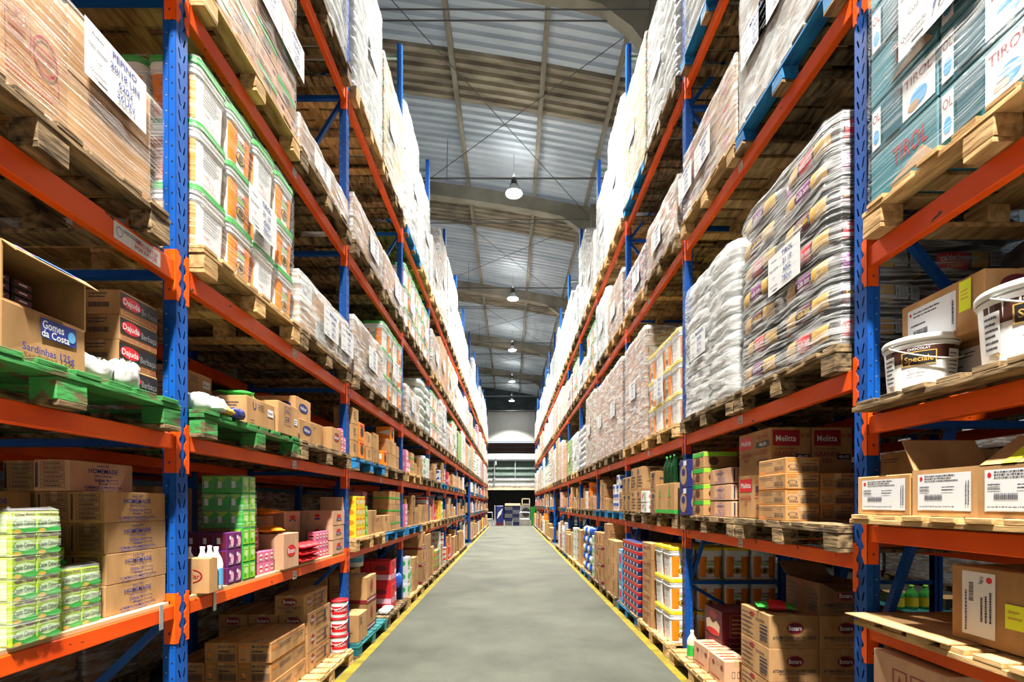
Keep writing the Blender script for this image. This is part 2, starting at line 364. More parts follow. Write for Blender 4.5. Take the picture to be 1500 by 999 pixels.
# ------------------------------------------------------------------ pallet racking
RD = 1.02                                       # rack depth, front post face to rear post face
TOPH = 8.42
LV = {-1: [1.07, 1.90, 2.74, 4.10, 5.65], 1: [1.31, 2.24, 4.15, 5.75]}      # tops of the beams
LV0R = [.975, 1.456, 1.985, 2.806, 4.15, 5.75]                              # nearest right-hand bay
BH = {1.07: .068, 1.90: .075, 1.31: .08, 2.24: .10, .975: .07, 1.456: .08, 1.985: .085}
SIDE = {-1: 'left', 1: 'right'}
ORD = ['nearest', 'second', 'third', 'fourth', 'fifth', 'sixth', 'seventh', 'eighth', 'ninth', 'tenth', 'eleventh', 'twelfth', 'thirteenth', 'fourteenth']
def XF(s): return XL if s < 0 else XR
def post_mb(s, h, slots, sy=1):
    """C-section post; d = depth into the rack from its aisle face (sign s), y 0..PW"""
    b = MB(); pt = .0762
    def wf(d): return lambda u, v: (s*d, u, v)
    if slots:
        def q(u0, z0, lean):
            a = .0045; l = .022
            return [(u0-lean*.006-a, z0+l), (u0+lean*.006-a, z0-l), (u0+lean*.006+a, z0-l), (u0-lean*.006+a, z0+l)]
        z = 0
        while z < h:
            zt = min(z+pt, h)
            holes = [] if z+pt > h else [q(.025, z+.038, 1), q(.060, z+.038, -1)]
            b.poly_holes([(0, z), (PW, z), (PW, zt), (0, zt)], holes, wf(0), 'blue_paint')
            z += pt
        b.box(s*.0015, s*.0025, 0, .004, 0, h, 'blue_paint')
    else:
        b.box(0, s*.0025, 0, PW, 0, h, 'blue_paint')
    for y0, y1, yi in ((0, .0025, .012), (PW-.0025, PW, PW-.012)):
        b.box(0, s*.036, y0, y1, 0, h, 'blue_paint')
        a, c = sorted((yi, y0 if yi > y0 else y1)); b.box(s*.034, s*.037, a, c, 0, h, 'blue_paint')
        b.box(s*.036, s*.072, yi-.00125, yi+.00125, 0, h, 'blue_paint')
    if slots:
        z = .1
        while z < min(h, 6):
            b.tube((s*.018, -.0012, z), (s*.018, .001, z), .0045, 'dark', 8); b.tube((s*.054, .0098, z+.025), (s*.054, .012, z+.025), .0035, 'galv', 8); z += pt
    b.box(s*.0, s*.072, 0, PW, h, h+.004, 'blue_paint')
    return b
def foot_mb(s, sy):
    b = MB(); b.box(-s*.045, s*.10, -.02, PW+.02, 0, .008, 'blue_paint')
    b.add([(-s*.04, PW/2-.003, .008), (0, PW/2-.003, .008), (0, PW/2-.003, .07), (-s*.04, PW/2+.003, .008), (0, PW/2+.003, .008), (0, PW/2+.003, .07)], [(0, 1, 2), (3, 5, 4), (0, 2, 5, 3)], 'blue_paint')
    for y in (0, PW): b.tube((-s*.028, y, .006), (-s*.028, y, .026), .009, 'galv', 8)
    return b
def frame_proto(s, near):
    p = P('upright_frame')
    fp = post_mb(s, TOPH, near); p.add(P('post', fp))
    rb = MB(); rb.v = [(s*RD-x, y, z) for x, y, z in post_mb(s, TOPH, False).v]; r0 = post_mb(s, TOPH, False); rb.f, rb.m, rb.sm = r0.f, r0.m, r0.sm
    p.add(P('post', rb))
    p.add(P('foot_plate', foot_mb(s, 1)))
    fb = MB(); f0 = foot_mb(s, 1); fb.v = [(s*RD-x, y, z) for x, y, z in f0.v]; fb.f, fb.m, fb.sm = f0.f, f0.m, f0.sm; p.add(P('foot_plate', fb))
    zs = [.2, .78, 1.95, 3.1, 4.3, 5.5, 6.7, 7.6, 8.25] if s > 0 else [.12, 1.03, 1.86, 2.69, 4.05, 5.6, 6.7, 7.6, 8.25]
    for z in zs:
        b = MB(); b.box(s*.03, s*(RD-.03), PW/2-.02, PW/2+.02, z-.018, z+.018, 'blue_paint' if z < 7.4 else 'steel_green'); p.add(P('cross_brace', b))
    for i, (za, zb) in enumerate(zip(zs[:-2], zs[1:-1])):
        b = MB(); x0, x1 = (.05, RD-.05) if i % 2 else (RD-.05, .05)
        if s < 0 and 0 < i < 3: continue
        if s > 0 and i == 1: x0, x1 = .06, RD*.42+.02; 
        a = Vector((s*x0, PW/2, za+.02)); c = Vector((s*x1, PW/2, zb-.02))
        n = (c-a).normalized().cross(Vector((0, 1, 0)))*.016; V = []
        for pt in (a, c):
            for sg in (-1, 1):
                for dy in (-.02, .015): V.append(pt+n*sg+Vector((0, dy, 0)))
        b.add(V, [(0, 1, 3, 2), (4, 6, 7, 5), (0, 4, 5, 1), (2, 3, 7, 6), (0, 2, 6, 4), (1, 5, 7, 3)], 'blue_paint'); p.add(P('diagonal_brace', b))
    return p
def connector_mb(s, dirn, z_top, h):
    """end plate of a beam; wraps the post; dirn +1 beam runs towards +Y from here"""
    b = MB(); zt = z_top+.055; zb = zt-.245; n = 12
    # hooked strip on the aisle face of the post: from the post edge inwards, scalloped
    pts = [(0, zb), (0, zt)]; prof = []
    for i in range(3):
        z1 = zt-.01-i*.078; prof += [(-.016, z1), (-.030, z1-.012), (-.030, z1-.040), (-.016, z1-.066)]
    prof += [(-.016, zb)]
    outer = [(0, zb), (0, zt), (-.016, zt)] + prof
    ring0 = [(-s*.0045, u*dirn, v) for u, v in outer]; ring1 = [(-s*.0005, u*dirn, v) for u, v in outer]
    tri = tessellate_polygon([[Vector((u, v, 0)) for u, v in outer]])
    b.add(ring0, [list(t) for t in tri], 'orange_paint')
    k = len(outer); b.add(ring0+ring1, [(i, (i+1) % k, k+(i+1) % k, k+i) for i in range(k)], 'orange_paint')
    # plate at right angles along the post's side, with its safety hole
    c = (.034, zt-.045); hole = [(c[0]+.006*math.cos(a*PI/4), c[1]+.008*math.sin(a*PI/4)) for a in range(8)]
    c2 = (.034, zb+.05); hole2 = [(c2[0]+.006*math.cos(a*PI/4), c2[1]+.008*math.sin(a*PI/4)) for a in range(8)]
    b.poly_holes([(0, zb), (.058, zb), (.058, zt), (0, zt)], [hole, hole2], lambda u, v: (s*u-s*.0045, .001*dirn, v), 'orange_paint')
    b.poly_holes([(0, zb), (.058, zb), (.058, zt), (0, zt)], [hole, hole2], lambda u, v: (s*u-s*.0045, .0045*dirn, v), 'orange_paint')
    b.box(-s*.0045, -s*.0005, min(0, .0045*dirn), max(0, .0045*dirn), zb, zt, 'orange_paint')
    return b
LEN = L-PW
def beam_proto(s, zt, conn=True, front=True):
    """origin on the aisle face of the rack at the far edge of the post; z absolute"""
    h = BH.get(zt, .10); p = P('shelf_beam')
    b = MB(); d0, d1 = .004, .05
    b.v = []; x0, x1 = sorted((s*d0, s*d1))
    b.cbox(x0, x1, .004, LEN-.004, zt-h, zt, 'orange_bar', .004)
    p.add(P('box_beam', b))
    if conn:
        p.add(P('end_connector', connector_mb(s, 1, zt, h)))
        b2 = connector_mb(s, -1, zt, h); b2.v = [(x, y+LEN, z) for x, y, z in b2.v]; p.add(P('end_connector', b2))
    return p
def lvname(s, zt, k):
    lst = LV0R if (s > 0 and k == 0) else LV[s]
    i = lst.index(zt); return ['first', 'second', 'third', 'fourth', 'fifth', 'sixth'][i]+' level'
def racks():
    for s in (-1, 1):
        pn, pf = frame_proto(s, True), frame_proto(s, False)
        for k in range(-1, NB+1):
            spawn(pn if -1 < k < 4 else pf, (s*XF(s), py(k), 0), 'blue upright frame of the %s rack, %s post down the aisle' % (SIDE[s], ORD[k] if k >= 0 else 'out-of-view'), 'rack frame', 'blue upright frames of the %s rack' % SIDE[s])
        pr = {}
        for k in range(0, NB+1):
            lst = LV0R if (s > 0 and k == 0) else LV[s]
            for zt in lst:
                if k == 7 and zt < 2.2 and s < 0: continue        # passage through the racks
                if k == 7 and zt < 2.0 and s > 0: continue
                key = (s, zt)
                if key not in pr: pr[key] = (beam_proto(s, zt), beam_proto(-s, zt, False))
                kk = k; lab = 'orange-red beam carrying the %s of the %s rack, %s bay' % (lvname(s, zt, kk), SIDE[s], ORD[kk])
                spawn(pr[key][0], (s*XF(s), py(k-1)+PW, 0), lab+', aisle side', 'shelf beam', 'orange front beams of the %s rack' % SIDE[s])
                spawn(pr[key][1], (s*(XF(s)+RD), py(k-1)+PW, 0), lab+', rear side', 'shelf beam', 'orange rear beams of the %s rack' % SIDE[s])
racks()
# the racks that stand back to back with them
for s in (-1, 1):
    pf = frame_proto(s, False)
    for k in range(-1, 7):
        spawn(pf, (s*(XF(s)+RD+.5), py(k), 0), 'blue upright frame in the row backing the %s rack, %s along' % (SIDE[s], ORD[k+1]), 'rack frame', 'blue frames of the row behind the %s rack' % SIDE[s])
    for zt in LV[s]:
        pb = beam_proto(-s, zt, False)
        for k in range(-1, 6):
            spawn(pb, (s*(XF(s)+RD*2+.5), py(k)+PW, 0), 'orange beam of the row backing the %s rack, %s, %s bay' % (SIDE[s], lvname(s, zt, 1), ORD[k+1]), 'shelf beam', 'orange beams of the row behind the %s rack' % SIDE[s])
            spawn(pb, (s*(XF(s)+RD+.55), py(k)+PW, 0), 'orange inner beam of the row backing the %s rack, %s, %s bay' % (SIDE[s], lvname(s, zt, 1), ORD[k+1]), 'shelf beam', 'orange beams of the row behind the %s rack' % SIDE[s])
# ------------------------------------------------------------------ pallets
PL, PD = 1.12, 1.06
def pallet_proto(mat, seed, near=True, thin=False, pl=PL, pd=PD):
    R = random.Random(seed); random.seed(seed)
    p = P('pallet'); H = .144 if not thin else .055
    zs = H-.022
    deck = MB(); n = 8; x0 = -pd/2
    # deck boards run across the rack; their sawn ends show on the aisle side
    wsum = pl/n
    for i in range(n):
        y = -pl/2+i*wsum; wd = wsum*R.uniform(.74, .9); e = R.uniform(-.008, .008)
        deck.cbox(-pd/2+e, pd/2+e, y+(0 if i == 0 else .01), y+wd, zs, H-R.uniform(0, .003), mat, .002)
    strs = []
    for x in (-pd/2+.05, 0, pd/2-.05):
        b = MB(); b.cbox(x-.05, x+.05, -pl/2, pl/2, zs-.022, zs-.0005, mat, .002); strs.append(b)
    blocks = []
    if not thin:
        for x in (-pd/2+.052, 0, pd/2-.052):
            for y in (-pl/2+.062, 0, pl/2-.062):
                b = MB(); b.cbox(x-.05, x+.05, y-.06*R.uniform(.9, 1), y+.06, .021, zs-.0225, mat, .003, .004); blocks.append(b)
    bot = []
    if not thin:
        for y in (-pl/2+.06, 0, pl/2-.06):
            b = MB(); b.cbox(-pd/2, pd/2, y-.055, y+.055, 0, .0205, mat, .002); bot.append(b)
    if mat in ('wood_blue', 'wood_green', 'wood_teal'):
        # only the outer faces are painted; decks of the blue ones and all undersides stay bare
        if mat == 'wood_blue': deck.m = ['wood_old']*len(deck.m)
        strs[1].m = ['wood_old']*len(strs[1].m)
        for i in (3, 4, 5): 
            if blocks: blocks[i].m = ['wood_old']*len(blocks[i].m)
        for b in bot: b.m = ['wood_old']*len(b.m)
    if near:
        p.add(P('deck', deck))
        for b in strs: p.add(P('stringer_board', b))
        for b in blocks: p.add(P('block', b))
        for b in bot: p.add(P('bottom_board', b))
    else:
        a = MB()
        for b in [deck]+strs+blocks+bot:
            a.add(b.v, b.f, b.m[0])
        p.me = a.mesh('pallet')
    return p
PALS = {}
def pallet(mat, near=True, thin=False):
    v = random.randint(0, 2); k = (mat, near, thin, v)
    if k not in PALS:
        st = random.getstate(); PALS[k] = pallet_proto(mat, len(mat) + v*13, near, thin); random.setstate(st)
    return PALS[k]
# ------------------------------------------------------------------ printing on faces
TXT = {}
def text_geo(t):
    """glyph outlines of a string, cap height 1, centred on the origin"""
    if t in TXT: return TXT[t]
    cu = bpy.data.curves.new('t', 'FONT'); cu.body = t; cu.resolution_u = 2; cu.offset = .012
    ob = bpy.data.objects.new('t', cu); me = ob.to_mesh()
    V = [(v.co.x, v.co.y) for v in me.vertices]; F = [list(p.vertices) for p in me.polygons]
    ob.to_mesh_clear(); bpy.data.objects.remove(ob); bpy.data.curves.remove(cu)
    xs = [v[0] for v in V]; cx = (min(xs)+max(xs))/2; V = [((x-cx)/.7, (y-.34)/.7) for x, y in V]
    TXT[t] = (V, F, (max(xs)-min(xs))/.7); return TXT[t]
class Face:
    def __init__(s, W, H, fn, curved=False): s.W, s.H, s.fn, s.curved = W, H, fn, curved
def box_face(kind, s, ly, lx, h):
    if kind == 'A': return Face(ly, h, (lambda u, v, o: (lx/2+o, -ly/2+u*ly, v*h)) if s < 0 else (lambda u, v, o: (-lx/2-o, ly/2-u*ly, v*h)))
    if kind == 'C': return Face(lx, h, lambda u, v, o: (-lx/2+u*lx, -ly/2-o, v*h))
    if kind == 'T': return Face(lx, ly, lambda u, v, o: (-lx/2+u*lx, -ly/2+v*ly, h+o))
def prints(face, items, base=.0012):
    b = MB(); o = base; R = random.Random(5)
    def rect(u0, v0, u1, v1, m, o):
        n = 8 if face.curved else 1
        for i in range(n):
            for j in range(n if face.curved == 2 else 1):
                k = n if face.curved == 2 else 1
                a, c = u0+(u1-u0)*i/n, u0+(u1-u0)*(i+1)/n; d, e = v0+(v1-v0)*j/k, v0+(v1-v0)*(j+1)/k
                b.add([face.fn(a, d, o), face.fn(c, d, o), face.fn(c, e, o), face.fn(a, e, o)], [(0, 1, 2, 3)], m)
    for it in items:
        t = it[0]; o += .00035
        if t == 'r': rect(*it[1:6], o)
        elif t == 'e':
            _, cu, cv, ru, rv, m = it; n = 20
            b.add([face.fn(cu+ru*math.cos(2*PI*i/n), cv+rv*math.sin(2*PI*i/n), o) for i in range(n)], [list(range(n))], m)
        elif t == 'o':
            _, cu, cv, ru, rv, m = it; n = 24; V = []
            for i in range(n):
                for q in (1, .86): V.append(face.fn(cu+q*ru*math.cos(2*PI*i/n), cv+q*rv*math.sin(2*PI*i/n), o))
            b.add(V, [(2*i, 2*((i+1) % n), 2*((i+1) % n)+1, 2*i+1) for i in range(n)], m)
        elif t == 'p': b.add([face.fn(u, v, o) for u, v in it[1]], [list(range(len(it[1])))], it[2])
        elif t == 't':
            _, s_, cu, cv, hh, m = it[:6]; mw = it[6] if len(it) > 6 else .95; rot = it[7] if len(it) > 7 else 0
            V, F, wd = text_geo(s_); H = hh*face.H; W = wd*H; span = face.W if abs(rot) != 90 else face.H
            sx = min(1, mw*span/W); ca, sa = math.cos(math.radians(rot)), math.sin(math.radians(rot))
            pts = []
            for x, y in V:
                X, Y = x*H*sx, y*H; X, Y = X*ca-Y*sa, X*sa+Y*ca; pts.append(face.fn(cu+X/face.W, cv+Y/face.H, o))
            b.add(pts, F, m)
        elif t == 'b':
            _, u0, v0, u1, v1, m = it; u = u0; 
            while u < u1-.001:
                wd = (u1-u0)*R.choice((.012, .02, .03)); rect(u, v0, min(u+wd, u1), v1, m, o); u += wd+(u1-u0)*R.choice((.012, .02, .025))
        elif t == 'bv':
            _, u0, v0, u1, v1, m = it; v = v0
            while v < v1-.001:
                wd = (v1-v0)*R.choice((.012, .02, .03)); rect(u0, v, u1, min(v+wd, v1), m, o); v += wd+(v1-v0)*R.choice((.012, .02, .025))
        elif t == 'l':                                    # lines of print too small to read
            _, u0, v0, u1, v1, n, m = it; st = (v1-v0)/n
            for i in range(n):
                u = u0; v = v1-st*(i+.75); end = u0+(u1-u0)*R.uniform(.7, 1)
                while u < end: wd = (u1-u0)*R.uniform(.015, .07); rect(u, v+st*R.uniform(0, .08), min(u+wd, end), v+st*R.uniform(.38, .5), m, o); u += wd+(u1-u0)*.014
        elif t == 'lv':
            _, u0, v0, u1, v1, n, m = it; st = (u1-u0)/n
            for i in range(n):
                v = v0; u = u0+st*(i+.3); end = v0+(v1-v0)*R.uniform(.7, 1)
                while v < end: wd = (v1-v0)*R.uniform(.02, .07); rect(u, v, u+st*.42, min(v+wd, end), m, o); v += wd+(v1-v0)*.014
        elif t == 'f':                                    # outlined frame
            _, u0, v0, u1, v1, th, m = it; tu, tv = th, th*face.W/face.H
            rect(u0, v0, u1, v0+tv, m, o); rect(u0, v1-tv, u1, v1, m, o); rect(u0, v0, u0+tu, v1, m, o); rect(u1-tu, v0, u1, v1, m, o)
    return b
CAR = {}
def carton(kind, s):
    """a carton of a given print for the left (-1) or right (+1) rack; origin at the centre of its base"""
    if (kind, s) in CAR: return CAR[(kind, s)]
    d = KINDS[kind]; ly, lx, h = d['dim']; mat = d.get('mat', 'card'); p = P(d.get('name', 'carton'))
    b = MB(); c = d.get('c', .003)
    b.cbox(-lx/2, lx/2, -ly/2, ly/2, 0, h, mat, c, d.get('j', 0))
    p.me = b.mesh(p.name)
    if d.get('tape', mat.startswith('card')):
        t = MB(); ww = .022 if min(lx, ly) > .15 else .012
        if ly >= lx:
            t.box(-ww, ww, -ly/2-.0006, ly/2+.0006, h-.0001, h+.0006, 'tape'); t.box(-ww, ww, -ly/2-.0008, -ly/2+.0001, h-.04, h+.0006, 'tape')
        else:
            t.box(-lx/2-.0006, lx/2+.0006, -ww, ww, h-.0001, h+.0006, 'tape')
        p.add(P('tape', t))
    for f in ('A', 'C', 'T'):
        if d.get(f):
            it = d[f]
            p.add(P('printed_panel', prints(box_face(f, s, ly, lx, h), it), label=d.get('plabel')))
    CAR[(kind, s)] = p; return p
LABELW = [('r', .10, .12, .92, .90, 'paper'), ('e', .16, .80, .025, .05, 'red'), ('l', .22, .72, .75, .88, 3, 'ink'), ('b', .22, .34, .50, .46, 'ink'), ('l', .14, .50, .30, .66, 2, 'ink'), ('l', .50, .52, .70, .64, 2, 'ink'), ('lv', .84, .25, .91, .85, 2, 'ink'), ('l', .14, .17, .80, .24, 1, 'grey')]
HOMEM = [('t', 'Desde 1987', .5, .87, .07, 'ink_blue', .2), ('t', 'HOMEMADE', .5, .70, .15, 'ink_blue', .5), ('t', 'Sabor e Tradição', .5, .54, .07, 'ink_blue', .3), ('t', 'Geléias de', .47, .40, .10, 'ink_blue', .3), ('t', 'Frutas', .49, .28, .10, 'ink_blue', .3), ('f', .60, .28, .73, .42, .006, 'ink_blue'), ('t', 'HOMEMADE ALIMENTOS LTDA.', .5, .15, .08, 'ink_blue', .6), ('l', .22, .02, .78, .10, 2, 'ink_blue')]
GRID = [('f', .2, .12+.14*i, .88, .23+.14*i, .01, 'ink') for i in range(6)] + [('l', .3, .13+.14*i, .86, .22+.14*i, 1, 'ink') for i in range(6)] + [('r', .08, .12, .13, .92, 'ink')]
BEV = [('e', .52, .62, .17, .17, 'maroon'), ('o', .52, .62, .17, .17, 'ink_red'), ('t', 'Bonare', .52, .62, .14, 'paper', .26), ('t', 'ATOMATADOS SACHÊ 1.02KG', .5, .33, .09, 'ink', .86), ('l', .2, .22, .8, .27, 1, 'ink'), ('l', .32, .1, .68, .14, 1, 'ink')]
BEVA = [('e', .42, .84, .09, .07, 'ink_red'), ('l', .55, .7, .9, .8, 1, 'ink'), ('b', .7, .1, .92, .2, 'ink')] + [('r', .70, .22+.12*i, .95, .28+.12*i, 'ink') for i in range(4)] + [('l', .06, .12+.16*i, .5, .24+.16*i, 1, 'ink') for i in range(5)]
ORANGEC = [('f', .02, .04, .98, .96, .012, 'orange'), ('t', 'Sandella', .2, .84, .13, 'orange', .3), ('t', '101.000', .82, .82, .12, 'ink', .25), ('o', .2, .45, .14, .12, 'ink'), ('l', .1, .18, .4, .3, 1, 'ink'), ('b', .48, .14, .94, .42, 'ink'), ('f', .45, .12, .97, .46, .01, 'ink'), ('l', .5, .52, .9, .66, 1, 'ink')]
ORANGEA = [('f', .01, .04, .99, .96, .008, 'orange'), ('l', .05, .68, .6, .82, 1, 'ink'), ('t', '101.000', .78, .74, .12, 'ink', .25), ('t', 'Sandella', .14, .2, .14, 'orange', .2), ('b', .62, .24, .92, .5, 'ink'), ('l', .3, .12, .6, .2, 1, 'ink')]
RICE = [('f', .02, .04, .98, .96, .008, 'orange'), ('t', 'SADIA', .2, .82, .12, 'orange', .28), ('t', 'MILHO 104.674', .68, .82, .11, 'ink', .5), ('b', .44, .12, .92, .42, 'ink'), ('f', .40, .09, .95, .46, .01, 'ink'), ('l', .42, .5, .9, .66, 1, 'ink'), ('p', [(.16, .5), (.22, .42), (.20, .26), (.14, .34), (.10, .48)], 'orange'), ('l', .06, .12, .3, .22, 1, 'ink')]
RICEA = [('f', .01, .04, .99, .96, .005, 'orange'), ('t', 'SADIA', .1, .7, .2, 'orange', .16), ('l', .22, .5, .6, .75, 2, 'ink'), ('f', .62, .4, .74, .8, .005, 'ink'), ('l', .76, .5, .95, .8, 2, 'ink')]
def redoval(txt, cu=.5, cv=.6, r=.2, rv=.18, m='dark_red'): return [('e', cu, cv, r, rv, m), ('t', txt, cu, cv, rv*.85, 'paper', r*1.6)]
MEL = [('r', .05, .60, .72, .94, 'ink_red'), ('t', 'Melitta', .38, .76, .13, 'paper', .5), ('t', 'FILTRO DE PAPEL', .36, .53, .04, 'ink_red', .5), ('t', 'GRANDE', .38, .42, .10, 'ink_red', .6), ('t', '103', .38, .27, .10, 'ink_red', .3), ('t', '1100 1946', .84, .82, .09, 'ink_red', .27), ('r', .62, .30, .96, .42, 'ink'), ('t', '48x30', .79, .36, .07, 'paper', .26)]
MELA = [('r', .05, .62, .45, .92, 'red'), ('t', 'Melitta', .25, .77, .12, 'paper', .34), ('t', 'FILTRO DE PAPEL', .25, .56, .03, 'ink_red', .4), ('t', 'GRANDE', .25, .47, .09, 'ink_red', .4), ('t', '103', .25, .35, .08, 'ink_red', .2), ('t', '1100 1946', .75, .84, .09, 'ink_red', .44), ('r', .58, .60, .97, .74, 'ink'), ('t', '48x30', .78, .67, .08, 'paper', .3), ('l', .55, .44, .97, .55, 2, 'ink_red'), ('b', .6, .2, .95, .34, 'ink')]
CRU = [('l', .15, .55, .8, .8, 2, 'ink'), ('f', .55, .18, .9, .45, .012, 'ink')]
PRNT_RED = [('f', .16, .18, .8, .85, .012, 'ink_red'), ('t', 'GAMA', .48, .6, .16, 'ink_red', .5), ('l', .2, .25, .76, .42, 2, 'ink_red')]
